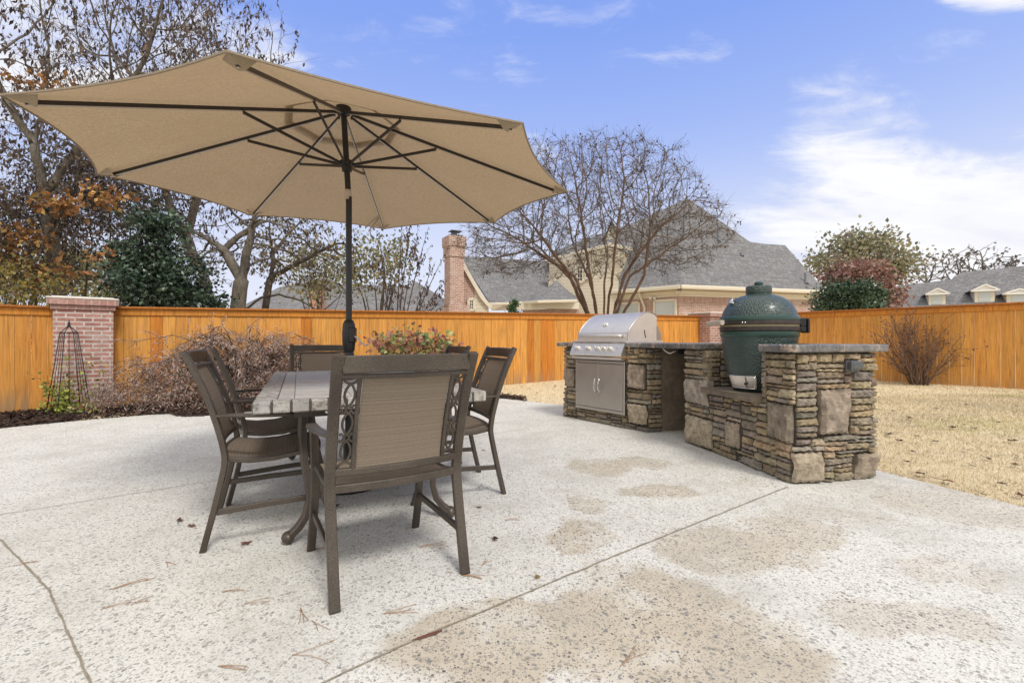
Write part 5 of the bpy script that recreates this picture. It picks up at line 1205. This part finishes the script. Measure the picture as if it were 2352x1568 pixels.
# obelisk trellis and the vine growing in it
oc=np.array([-6.42,6.72,0.0]); ob_=thing('garden_obelisk','thin black metal obelisk trellis in front of the brick pillar','trellis',(oc[0],oc[1],.02),.45)
b=MB(); rb_,rt_=.262,.105
for k in range(4):
    a=math.pi/4+k*math.pi/2; B=Vector((rb_*math.cos(a)*1.0,rb_*math.sin(a),0)); T_=Vector((rt_*math.cos(a),rt_*math.sin(a),1.13)); b.tube([B,T_],.0065,6); b.tube([T_,Vector((.012*math.cos(a),.012*math.sin(a),1.225))],.006,6)
    a2=a+math.pi/2; B2=Vector((rb_*math.cos(a2),rb_*math.sin(a2),0)); T2=Vector((rt_*math.cos(a2),rt_*math.sin(a2),1.13)); b.tube([T_,T2],.006,6)
    for f in(.33,.67): b.tube([B*(1-f)+B2*f,T_*(1-f)+T2*f],.0038,5)
    for zf in(.03,): b.tube([B*(1-zf)+T_*zf,B2*(1-zf)+T2*zf],.005,5)
fr_=b.build('frame',MAT['black'],ob_,True)
b=MB(); b.lathe([(0,1.21),(.014,1.22),(.02,1.235),(.012,1.25),(.016,1.262),(.011,1.28),(.004,1.31),(0,1.335)],12); b.build('finial',MAT['black'],ob_,True)
r=np.random.default_rng(113); vt=plant('climbing_vine','yellow green vine climbing inside the metal obelisk','vine',oc); T=[];lb=[];ld=[]
for k in range(16):
    a=r.uniform(0,6.28); P=[oc+np.array([math.cos(a)*.15,math.sin(a)*.12,.02])]; v=np.array([0,0,1.]); n=r.integers(4,9) if k>5 else r.integers(9,15)
    for s in range(n): v=norm(v+r.normal(size=3)*.28+np.array([0,0,.2])); P.append(P[-1]+v*.06)
    P=np.array(P); T.append((P,np.linspace(.004,.002,len(P))))
    for s in range(1,len(P)):
        for _ in range(4 if P[s][2]<.4 else 2): lb.append(P[s]+r.normal(size=3)*.03); ld.append(r.normal(size=3)+np.array([0,0,.2]))
for k in range(260): a=r.uniform(0,6.28); q=r.uniform(0,1)**.6; lb.append(oc+np.array([math.cos(a)*.42*q+.1,math.sin(a)*.22*q-.08,r.uniform(.02,.16)])); ld.append(r.normal(size=3))
wood(vt,'stems',T,MAT['bark_dark']); L=r.uniform(.03,.065,len(lb)); leafobj(vt,'foliage',*leaves(np.array(lb),np.array(ld),L,L*.42,[(.42,.46,.10),(.26,.33,.08),(.55,.50,.14),(.15,.2,.06),(.30,.10,.06)],[.3,.3,.2,.14,.06],r),MAT['leaf'])
# ------------------------------------------------------------------ main brick house
P0=at(1562,655,20.0); PE=at(1897,668,22.3); PLf=at(1405,668,22.3); PK=at(1580,455,27.0)
EZ=float(P0.z)
hs=thing('brick_house','large brick house with steep grey shingle roof behind the crepe myrtle','house',(P0.x,P0.y,0)); HO=Vector(hs.location)
def rl(pts): return [Vector(p)-HO for p in pts]
PE.z=EZ; PLf.z=EZ
RP=lambda x,y: on_plane(x,y,P0,PE,PK)
LP=lambda x,y: on_plane(x,y,P0,PLf,PK)
def plate(b,pts,t=.08,away=None):
    P=rl(pts); n=(P[1]-P[0]).cross(P[2]-P[0]).normalized()
    if n.z<0: n=-n
    b.extr(P,n,t)
b=MB()
outP0=P0+(P0-PE).normalized()*0
plate(b,[P0,PE,RP(1803,563),RP(1755,560),RP(1722,555),PK])
plate(b,[PLf,P0,PK,LP(1462,508),LP(1400,560),LP(1448,576)])
# back slopes so that the roof closes
rd=[PK,RP(1722,555),RP(1755,560),RP(1803,563)]; dn_=Vector((.9,6.5,-4.5))
for a_,c_ in zip(rd[:-1],rd[1:]): plate(b,[a_,c_,c_+dn_*(c_.z-EZ)/4.5,a_+dn_*(a_.z-EZ)/4.5])
plate(b,[PE,Vector((17.5,31,EZ)),RP(1803,563)])
# second storey roof running left behind the siding wall
Q=lambda x,y,Y: at(x,y,Y)
plate(b,[Q(1262,593,25.0),Q(1400,561,23.4),Q(1450,572,23.4),Q(1468,506,27.2),Q(1400,533,28),Q(1268,577,29.5)],.05)
roof=b.build('roof',MAT['shingle'],hs,uv=True)
# left wing roof with rake
b=MB(); W1,W2,W3,W4=Q(1056,588,24),Q(1258,600,27),Q(1322,690,23),Q(1126,697,20.5)
plate(b,[W1,W4,W3,W2]); b.build('roof',MAT['shingle'],hs,uv=True)
# small flared bay roof
b=MB(); ap=Q(1279,643,22.2); ring=[Q(1199,694,20.5),Q(1236,691,19.6),Q(1322,689,20.0),Q(1335,686,21.5)]
def flare(a,c,n=6):
    P=[]
    for k in range(n+1):
        t=k/n
        for e in(a,c): p=e.lerp(ap,t); P.append(p-Vector((0,0,.10*math.sin(math.pi*t)))-HO)
    return P
for a,c in zip(ring[:-1],ring[1:]):
    P=flare(a,c); b.add(P,[(2*i,2*i+1,2*i+3,2*i+2) for i in range(6)])
b.build('bay_roof',MAT['shingle'],hs,uv=True)
def wall(nm,a,c,z0,z1,m,t=.2,parent=hs):
    b=MB(); d=(Vector((c.x,c.y,0))-Vector((a.x,a.y,0))).normalized(); n=Vector((d.y,-d.x,0))
    if n.dot(Vector((a.x,a.y,0)))>0: n=-n
    P=[Vector((p.x,p.y,z))-Vector((HO.x,HO.y,0)) for p,z in((a,z0),(c,z0),(c,z1),(a,z1))]; b.extr(P,n,t); return b.build(nm,m,parent,uv=True)
def inward(p,q,d):
    e=(Vector((q.x,q.y,0))-Vector((p.x,p.y,0))).normalized(); n=Vector((-e.y,e.x,0)); 
    if n.dot(Vector((p.x,p.y,0)))<0: n=-n
    return n*d
wR=inward(P0,PE,.32); wL=inward(PLf,P0,.32)
c0=P0+wR*.9+wL*.9; e0=PE+wR; l0=PLf+wL
SB=EZ-.43
wall('brick_wall',c0,e0,0,SB,MAT['brick_house']); wall('brick_wall',l0,c0,0,SB,MAT['brick_house'])
def off(p,n,d): return Vector((p.x,p.y,p.z))-n.normalized()*d
wall('soldier_course',off(c0,wR,.02)+wL*-.05,off(e0,wR,.02),SB-.26,SB-.003,m_brick('soldier_brick',(.33,.17,.13),(.44,.27,.21),(.5,.44,.39),.072,.30,.012,.3)); wall('soldier_course',off(l0,wL,.02),off(c0,wL,.02)+wR*-.05,SB-.26,SB-.003,MAT['brick_house'])
wall('frieze_board',off(c0,wR,.05)-wL*.1,off(e0,wR,.05),SB,EZ-.16,MAT['cream']); wall('frieze_board',off(l0,wL,.05),off(c0,wL,.05)-wR*.1,SB,EZ-.16,MAT['cream'])
b=MB()
for a,c,n in((P0,PE,wR),(PLf,P0,wL)):
    A=a-HO;C=c-HO; nn=n.normalized()
    b.bar([A-nn*.06+Vector((0,0,-.05)),C-nn*.06+Vector((0,0,-.05))],.13,.13,ch=.02)
    b.bar([A+nn*.10+Vector((0,0,-.135)),C+nn*.10+Vector((0,0,-.135))],.55,.03)
    b.bar([A+nn*.30+Vector((0,0,-.24)),C+nn*.30+Vector((0,0,-.24))],.12,.16,ch=.03)
b.build('gutter',MAT['cream'],hs,30)
# windows of the ground floor
def window(nm,px0,px1,pt,pb,a,c,m=MAT['blind'],fr=.10,parent=hs,mull=None,proud=.05):
    n=inward(a,c,1.0); A=a-n*proud; Cc=c-n*proud; U=Vector((0,0,1))
    p=[on_plane(x,y,A,Cc,A+U) for x,y in((px0,pb),(px1,pb),(px1,pt),(px0,pt))]
    for q in p: pass
    p[1].z=p[0].z; p[3].x,p[3].y=p[0].x,p[0].y; p[2]=Vector((p[1].x,p[1].y,p[3].z)); e=(p[1]-p[0]).normalized(); P=rl(p)
    b=MB()
    b.bar([P[0]-e*fr*.0,P[1]],.08,fr,ch=.01); b.bar([P[3],P[2]],.08,fr,ch=.01); b.bar([P[0],P[3]],fr,.08,up=tuple(n),ch=.01); b.bar([P[1],P[2]],fr,.08,up=tuple(n),ch=.01)
    if mull:
        for k in range(1,mull[0]): b.bar([P[0].lerp(P[1],k/mull[0]),P[3].lerp(P[2],k/mull[0])],.03,.03,up=tuple(n))
        for k in range(1,mull[1]): b.bar([P[0].lerp(P[3],k/mull[1]),P[1].lerp(P[2],k/mull[1])],.03,.03)
    w=b.build(nm,MAT['cream'],parent)
    b=MB(); b.poly([q+n*.02 for q in P]); b.build('pane',m,w,uv=True); return w
window('window',1503,1552,691,735,l0,c0); window('window',1411,1468,698,740,l0,c0)
window('window',1868,1882,701,730,c0,e0,MAT['slate'])
# downspout and security lamp at the eave
b=MB(); dp=l0.lerp(c0,.50)-wL.normalized()*.10-HO; tp=PLf.lerp(P0,.42)-HO
b.tube([tp+Vector((0,0,-.12)),tp+Vector((0,0,-.3))+wL.normalized()*.1,dp+Vector((0,0,-.85)),Vector((dp.x,dp.y,.2-HO.z*0))],.05,8); b.build('downspout',MAT['cream'],hs,30)
b=MB(); sp=l0.lerp(c0,.60)-wL.normalized()*.2-HO; b.lathe([(0,0),(.05,.02),(.07,.1),(0,.12)],10,sp+Vector((0,0,-.42)),Matrix.Rotation(R(120),3,'X')); b.lathe([(0,0),(.05,.02),(.07,.1),(0,.12)],10,sp+Vector((.2,0,-.42)),Matrix.Rotation(R(120),3,'X')); b.build('security_lamp',MAT['white'],hs,True)
# second storey: cream siding wall, gable and windows
S0,S1=Q(1255,612,23.4),Q(1455,590,21.8)
b=MB(); n=inward(S0,S1,1.0); pr=lambda x,y:on_plane(x,y,S0,S1,S0+Vector((0,0,1)))
b.extr(rl([pr(1257,720),pr(1418,720),pr(1420,640),pr(1447,581),pr(1402,569),pr(1262,603)]),-n,.2); b.build('siding_wall',MAT['siding'],hs,uv=True)
b=MB(); b.bar(rl([pr(1258,602)-n*.3,pr(1402,566)-n*.3]),.2,.16,ch=.02); b.bar(rl([pr(1398,564)-n*.35,pr(1455,577)-n*.35]),.2,.16,ch=.02); b.build('fascia',MAT['cream'],hs)
window('window',1324,1340,610,648,S0,S1,MAT['glass'],.12,hs,(2,4)); window('window',1343,1358,602,640,S0,S1,MAT['glass'],.12,hs,(2,4))
G0,G1=Q(1382,545,25.0),Q(1430,545,24.6); pg2=lambda x,y:on_plane(x,y,G0,G1,G0+Vector((0,0,1))); n2=inward(G0,G1,1.0)
b=MB(); b.extr(rl([pg2(1386,560),pg2(1424,560),pg2(1405,512)]),-n2,1.5); b.build('gable_vent',MAT['siding'],hs,uv=True)
b=MB(); A_,B_,C_=rl([pg2(1381,566)-n2*.15,pg2(1405,506)-n2*.15,pg2(1429,566)-n2*.15])
for e_ in(A_,C_): b.add([e_,B_,B_+n2*2.2,e_+n2*2.2],[(0,1,2,3)])
b.build('gable_roof',MAT['shingle'],hs,uv=True)
# gable end of the left wing with chimney
K0,K1=Q(1028,700,20.0),Q(1128,700,20.4); pk=lambda x,y:on_plane(x,y,K0,K1,K0+Vector((0,0,1))); n=inward(K0,K1,1.0)
b=MB(); b.extr(rl([pk(1040,730),pk(1090,730),pk(1090,655),pk(1056,598),pk(1040,600)]),-n,.2); b.build('brick_wall',MAT['brick_house'],hs,uv=True)
b=MB(); b.extr(rl([pk(1090,730)-n*.01,pk(1124,730)-n*.01,pk(1122,708)-n*.01,pk(1090,652)-n*.01]),-n,.2); b.build('siding_wall',MAT['siding'],hs,uv=True)
b=MB(); kk=[pk(1054,588),pk(1065,612),pk(1085,647),pk(1105,682),pk(1120,700),pk(1128,706)]; b.bar(rl([q-n*.10 for q in kk]),.16,.12,up=tuple(n)); b.build('rake_trim',MAT['cream'],hs)
window('window',1076,1089,687,712,K0,K1,MAT['glass'],.12,hs,(2,3),.08)
b=MB(); c1_=Q(1043,712,19.6)-HO; M=Matrix.Rotation(R(30),3,'Z'); tz=at(0,546,19.6).z
b.box((c1_.x,c1_.y,tz/2-.35),(.62,.62,tz-.9),M); b.box((c1_.x+.08,c1_.y,1.2),(.95,.75,2.6),M); b.box((c1_.x,c1_.y,tz-.62),(.70,.70,.45),M); b.box((c1_.x,c1_.y,tz-.2),(.78,.78,.42),M); ch=b.build('chimney',MAT['brick_house'],hs,uv=True)
b=MB(); b.box((c1_.x,c1_.y,tz+.04),(.55,.55,.08),M); b.tube([(c1_.x,c1_.y,tz),(c1_.x,c1_.y,tz+.22)],.13,12); b.box((c1_.x+.05,c1_.y,tz+.26),(.48,.40,.03),M); b.build('chimney_cap',MAT['slate'],ch)
# walls under the bay and wing eaves
wall('brick_wall',Q(1200,720,20.9),Q(1330,720,20.6),0,at(0,708,20.4).z,MAT['brick_house'])
wall('frieze_board',Q(1128,716,20.6),Q(1236,716,19.95),at(0,712,20.4).z,at(0,697,20.4).z,MAT['cream']); wall('frieze_board',Q(1236,716,19.95),Q(1330,716,20.4),at(0,708,20).z,at(0,693,20).z,MAT['cream'])
b=MB(); b.bar(rl([Q(1124,699,20.3),Q(1199,696,20.3),Q(1236,693,19.5),Q(1324,691,19.9)]),.14,.12,ch=.02); b.build('gutter',MAT['cream'],hs)
# roof vents
for x,y,h in((1649,552,.75),(1702,585,.0),(1850,648,.35)):
    q=RP(x,y)-HO; b=MB(); b.lathe([(.16,-.1),(.10,.02),(.045,.05),(.045,.12+h),(0,.12+h)],10,q); b.build('vent_pipe',MAT['slate'],hs,True)

# ------------------------------------------------------------------ neighbour houses
h2=thing('grey_roof_house','low house with wide grey roof and orange brick chimney seen through the trees','house',(-9,30,0)); O2=Vector(h2.location)
q=lambda x,y,Y: at(x,y,Y)-O2
b=MB(); b.poly([q(560,712,28),q(800,716,27),q(790,655,33),q(750,640,33),q(640,660,33)]); b.poly([q(780,716,27.2),q(1030,716,26),q(960,660,31),q(790,652,33)]); b.poly([q(900,716,25.2),q(1024,716,25),q(951,644,29)]); b.poly([q(560,712,28),q(640,660,33),q(560,700,38)]); b.poly([q(951,644,29),q(1024,716,25),q(1028,690,36)]); b.build('roof',MAT['shingle_b'],h2,uv=True)
b=MB(); c=q(730,700,27.0); b.box((c.x,c.y,1.6),(.78,.6,3.2)); tz2=at(0,655,27).z; b.box((c.x,c.y,(3.2+tz2)/2),(.76,.58,tz2-3.2)); b.box((c.x,c.y,tz2-.1),(.86,.68,.18)); b.build('chimney',MAT['brick_orange'],h2,uv=True)
b=MB()
for (x0,x1,Ya,Yb) in((575,800,28.5,27.6),(790,1020,27.5,26.2)):
    A=q(x0,716,Ya);B_=q(x1,716,Yb); b.add([(A.x,A.y,0),(B_.x,B_.y,0),(B_.x,B_.y,B_.z+.1),(A.x,A.y,A.z+.1)],[(0,1,2,3)])
b.build('wall',MAT['brick_house'],h2,uv=True)
h3=thing('dormer_house','distant house at the right edge with grey roof and small cream dormers','house',(34,36,0)); O3=Vector(h3.location)
q=lambda x,y,Y: at(x,y,Y)-O3
b=MB(); ea,eb=at(2000,716,38),at(2520,700,31.5)
pe=lambda x,y: on_plane(x,y,ea,eb,at(2200,634,38.5))
A=[pe(2020,712),pe(2480,702),pe(2480,598),pe(2345,611),pe(2209,625),pe(2185,642),pe(2062,656),pe(2042,664)]
b.poly([p-O3 for p in A]); b.poly([q(2345,611,39),q(2480,598,39),q(2480,690,52),q(2200,690,56),q(2209,625,43)]); b.build('roof',MAT['shingle_b'],h3,uv=True)
b=MB(); b.add([(ea-O3),(eb-O3),Vector((eb.x,eb.y,0))-O3,Vector((ea.x,ea.y,0))-O3],[(0,1,2,3)]); b.build('wall',MAT['brick_house'],h3,uv=True)
def dormer(x0,x1,yt,yb):
    xm=(x0+x1)/2; base=pe(xm,yb); ee=(eb-ea).normalized(); e=Vector((ee.x,ee.y,0)).normalized(); n=Vector((-e.y,e.x,0)); n=n if n.y>0 else -n; w=(x1-x0)/F*base.y*.5; zt=(yb-yt)/F*base.y
    f=base-O3-n*.05; U=Vector((0,0,1)); hw=w*.72; b=MB()
    wh=zt*.66; P=[f-e*hw,f+e*hw,f+e*hw+U*wh,f-e*hw+U*wh]; b.extr(P,-n,2.2); d=b.build('dormer',MAT['cream'],h3,uv=True)
    b=MB(); T=f+U*zt; 
    for s in(-1,1):
        a=f+e*s*w*1.08+U*(wh-.02)
        b.add([a-n*.2,T-n*.2,T+n*2.6,a+n*2.0],[(0,1,2,3)])
    b.build('dormer_roof',MAT['shingle_b'],d)
    b=MB(); b.bar([f-e*w*1.05+U*wh-n*.15,f+e*w*1.05+U*wh-n*.15],.14,.12); 
    for s in(-1,1): b.bar([f+e*s*w*1.05+U*wh-n*.15,T-n*.15],.14,.10)
    b.extr([f-e*w+U*wh-n*.1,f+e*w+U*wh-n*.1,T-n*.1],-n,.1); b.build('dormer_trim',MAT['white'],d)
    b=MB(); b.poly([f-e*hw*.6+U*wh*.08-n*.02,f+e*hw*.6+U*wh*.08-n*.02,f+e*hw*.6+U*wh*.92-n*.02,f-e*hw*.6+U*wh*.92-n*.02]); b.build('dormer_window',MAT['blind'],d,uv=True)
dormer(2132,2172,663,700); dormer(2238,2284,654,694); dormer(2312,2366,664,694)

# ------------------------------------------------------------------ fallen leaves and pine needles
def G(x,y,z=0.0):
    Yg=F*(EYE-z)/(y-CY); return Vector(((x-CX)/F*Yg,Yg,z))
def dry_leaf(label,p,s,r,group,name='fallen_leaf',col=None):
    V=[];Fq=[];n=10
    lob=[1,.55,.9,.5,.8,.35,.8,.5,.9,.55]; curl=r.uniform(.1,.5); k=r.uniform(.7,1.2)
    V.append((0,0,.12*s))
    for i in range(n):
        a=2*math.pi*i/n; rr=s*lob[i]*r.uniform(.75,1.15); V.append((rr*math.cos(a),rr*.75*math.sin(a)*k,abs(math.sin(a*1.5+curl*4))*s*curl+.002))
    Fq=[(0,1+i,1+(i+1)%n) for i in range(n)]
    b=MB(); b.add(V,Fq,col or r.choice([(.10,.055,.04),(.14,.085,.06),(.07,.045,.04),(.20,.11,.06)])); 
    b.tube([(0,0,.1*s),(-s*1.1,s*.2,.05*s),(-s*1.6,s*.1,.01)],s*.03,4,col=(.1,.06,.04))
    o=b.build(name,MAT['leaf_dry'],fix=False); o.location=p; o.rotation_euler=(r.uniform(-.15,.15),r.uniform(-.15,.15),r.uniform(0,6.28)); tag(o,label,'leaf',group); return o
rl_=random.Random(12); gp='dry leaves fallen on the patio'
for (x,y,s,lab) in((412,1197,.028,'small curled brown leaf on the patio left of the nearer left-hand chair leg'),(440,1209,.026,'flat brown leaf beside the other one left of the left-hand chairs'),(566,1249,.036,'reddish brown leaf on the patio between left-hand chair and table leg'),(774,1165,.03,'dark leaf on the patio in the shade under the table'),(955,1197,.030,'crumpled black leaf by the front leg of the nearest chair'),(1032,1172,.030,'crumpled dark leaf under the right-hand chair stretcher'),(1100,1166,.020,'tiny tan leaf right of the near chair, beyond its rear leg'),(1137,1241,.026,'single curled leaf alone on the patio right of the nearest chair'),(1110,1034,.018,'speck of dark leaf near the right-hand chair back'),(1235,1328,.018,'small yellow leaf right of the near chair foot')):
    dry_leaf(lab,G(x,y)+Vector((0,0,.002)),s*1.3,rl_,gp,col=(.30,.20,.08) if 'yellow' in lab else ((.20,.075,.055) if 'reddish' in lab else None))
def lawn_pt(x,y):
    z=0.0
    for _ in range(6): p=G(x,y,z); z=float(ground_h(p.x,p.y))
    return Vector((p.x,p.y,z+.022))
LW=[(2215,1038),(2150,1022),(2060,1020),(2100,1046),(2270,1058),(2320,1020),(2330,1075),(2182,985),(2235,990),(2095,965),(2290,975),(2040,1000),(2260,1140),(2120,1095),(2180,1112),(2300,1120),(2085,1068),(2340,1145),(2050,945),(2155,945),(2215,930),(2110,1010),(2240,1075),(2330,950),(1215,893),(1240,905),(1268,890),(1190,888)]
for (x,y) in LW:
    dry_leaf('dry curled leaf lying on the tan lawn',lawn_pt(x+rl_.uniform(-8,8),y+rl_.uniform(-4,4)),rl_.uniform(.03,.06),rl_,'dry leaves scattered over the lawn')
# pine needles: one small bundle each
ND=[(250,1355,.16,.6,3),(510,1360,.10,.3,2),(560,1388,.12,.35,2),(690,1395,.13,-.9,3),(715,1425,.10,-.8,2),(880,1410,.13,.2,3),(1060,1322,.12,-.1,5),(1105,1300,.08,1.0,3),(670,1505,.14,.15,2),(500,1530,.10,-.2,3),(1425,1530,.12,.75,3),(380,1290,.09,-.5,3),(700,1265,.12,.25,2),(960,1256,.14,.1,3),(30,1300,.10,.3,2),(300,1390,.08,1.0,2),(1160,1195,.08,.2,2),(230,1400,.15,.75,2)]
mN=newmat('brown_pine_needle',(.30,.17,.09),.7)[0]
for k,(x,y,L,a,n) in enumerate(ND):
    b=MB()
    for j in range(n):
        aa=a+rl_.uniform(-.22,.22); l=L*rl_.uniform(.75,1.1); bend=rl_.uniform(-.25,.25); P=[]
        for s in range(7): t=s/6; P.append((l*t*math.cos(aa+bend*t),l*t*math.sin(aa+bend*t),.0025+.004*math.sin(math.pi*t)))
        b.tube(P,.0011,4)
    o=b.build('pine_needle_bundle',mN); o.location=G(x,y); tag(o,'thin brown pine needles lying on the pale patio','pine needles','pine needles scattered over the patio')
b=MB(); b.bar([(0,0,.004),(.035,.015,.006),(.075,.038,.006),(.10,.055,.004)],.012,.004,scale=[.3,1,1,.3]); o=b.build('seed_pod',newmat('red_brown_pod',(.13,.045,.028),.6)[0]); o.location=G(945,1472); tag(o,'slim red brown seed pod lying in the joint of the patio','seed pod')
dry_leaf('crumpled brown leaf on the table top',Vector((-1.02,2.95,TT+.004)),.022,rl_,None,col=(.35,.22,.14))

# ------------------------------------------------------------------ sky, sun, camera
SUN_EL,SUN_AZ=R(52),R(150)      # azimuth measured clockwise from +Y
wd=bpy.data.worlds.new('World'); scene.world=wd; wd.use_nodes=True; nt=wd.node_tree; bg=nt.nodes['Background']
sky=nd(nt,'ShaderNodeTexSky',{'sky_type':'NISHITA','sun_disc':False,'sun_elevation':SUN_EL,'sun_rotation':SUN_AZ,'air_density':1.0,'dust_density':.6,'ozone_density':2.0}).outputs[0]
tc=nt.nodes.new('ShaderNodeTexCoord').outputs['Generated']; s=sep(nt,tc); zc=mth(nt,'MAXIMUM',s[2],0.0)
den=mth(nt,'ADD',zc,.22); pv=nd(nt,'ShaderNodeCombineXYZ',i0=mth(nt,'DIVIDE',s[0],den),i1=mth(nt,'DIVIDE',s[1],den),i2=0.0).outputs[0]
n1=noise(nt,pv,.75,8,.60,.4); n2=noise(nt,nd(nt,'ShaderNodeMapping',i0=pv,i1=(4.3,1.7,0),i3=(1.0,2.2,1)).outputs[0],1.3,8,.62,.3)
az=mth(nt,'DIVIDE',s[0],mth(nt,'MAXIMUM',mth(nt,'ABSOLUTE',s[1]),.05))
# thin wisps everywhere, a broad bank low down and to the right, cover behind and overhead
bank=mth(nt,'MULTIPLY',mrange(nt,az,.05,.75),mrange(nt,s[2],.46,.12)); left=mth(nt,'MULTIPLY',mrange(nt,az,-.35,-1.0),mrange(nt,s[2],.2,.35)); back=mrange(nt,s[1],.25,-.35); over=mrange(nt,s[2],.62,.88)
bias=mth(nt,'ADD',mth(nt,'MULTIPLY',bank,.10),mth(nt,'ADD',mth(nt,'MULTIPLY',left,.06),mth(nt,'ADD',mth(nt,'MULTIPLY',back,.34),mth(nt,'MULTIPLY',over,.34))))
def blob(u,w,ru,rw,k):
    fr_=mrange(nt,s[1],0.0,.15); U=mth(nt,'DIVIDE',s[0],mth(nt,'MAXIMUM',s[1],.05)); W=mth(nt,'DIVIDE',s[2],mth(nt,'MAXIMUM',s[1],.05))
    a=mth(nt,'DIVIDE',mth(nt,'SUBTRACT',U,u),ru); b_=mth(nt,'DIVIDE',mth(nt,'SUBTRACT',W,w),rw); d=mth(nt,'ADD',mth(nt,'MULTIPLY',a,a),mth(nt,'MULTIPLY',b_,b_))
    return mth(nt,'MULTIPLY',fr_,mrange(nt,d,1.6,0.0,0.0,k))
bl=None
for q_ in((.74,.47,.17,.12,.12),(1.05,.80,.26,.09,.26),(-1.0,.66,.34,.20,.12),(.40,.62,.10,.05,.10),(.25,.60,.08,.04,.08),(1.05,.20,.60,.19,.20),(-.6,.62,.15,.12,.14)):
    v_=blob(*q_); bl=v_ if bl is None else mth(nt,'ADD',bl,v_)
bias=mth(nt,'ADD',bias,bl)
n3=noise(nt,nd(nt,'ShaderNodeMapping',i0=pv,i2=(0,0,.5),i3=(1.0,1.7,1)).outputs[0],4.6,7,.65,.6)
dens=mth(nt,'ADD',mth(nt,'ADD',mth(nt,'MULTIPLY',n1,.32),mth(nt,'ADD',mth(nt,'MULTIPLY',n2,.38),mth(nt,'MULTIPLY',n3,.30))),bias); cl=mrange(nt,dens,.53,.73)
haze=mrange(nt,s[2],.42,.05)
blue=mix(nt,.85,mix(nt,1.0,sky,(1.15,1.25,1.45),'MULTIPLY'),ramp(nt,s[2],[(0,(8.3,8.5,9.7)),(.18,(6.8,7.6,10.0)),(.34,(4.7,6.0,10.2)),(.55,(2.75,4.3,9.9)),(1,(1.8,3.2,9.0))]))
blue=mix(nt,mth(nt,'MULTIPLY',haze,.55),blue,(8.4,8.5,9.7))
shade=mix(nt,mth(nt,'MAXIMUM',back,over),ramp(nt,n2,[(.3,(8.8,8.8,9.6)),(.6,(10.2,10.2,10.3))]),ramp(nt,n2,[(.3,(10.0,9.8,9.5)),(.6,(12.8,12.4,11.9))])); skyc=mix(nt,mth(nt,'MULTIPLY',cl,.95),blue,shade)
nt.links.new(skyc,bg.inputs[0]); bg.inputs[1].default_value=.10
ld=bpy.data.lights.new('Sun','SUN'); ld.energy=2.5; ld.angle=R(14); ld.color=(1,.955,.89); so=bpy.data.objects.new('Sun',ld); COL.objects.link(so)
sd=Vector((math.sin(SUN_AZ)*math.cos(SUN_EL),math.cos(SUN_AZ)*math.cos(SUN_EL),math.sin(SUN_EL))); so.rotation_euler=sd.to_track_quat('Z','Y').to_euler(); so.location=(0,0,12)
cd=bpy.data.cameras.new('Camera'); cam=bpy.data.objects.new('Camera',cd); COL.objects.link(cam); cam.location=(0,0,EYE); cam.rotation_euler=(R(90),0,0); cd.sensor_width=36; cd.lens=F/2352*36; cd.shift_y=-(784-CY)/2352; cd.clip_end=2000; cd.clip_start=.05; scene.camera=cam
scene.view_settings.view_transform='Standard'; scene.view_settings.look='None'; scene.view_settings.exposure=0; scene.view_settings.gamma=1
scene.render.resolution_x=1024; scene.render.resolution_y=682
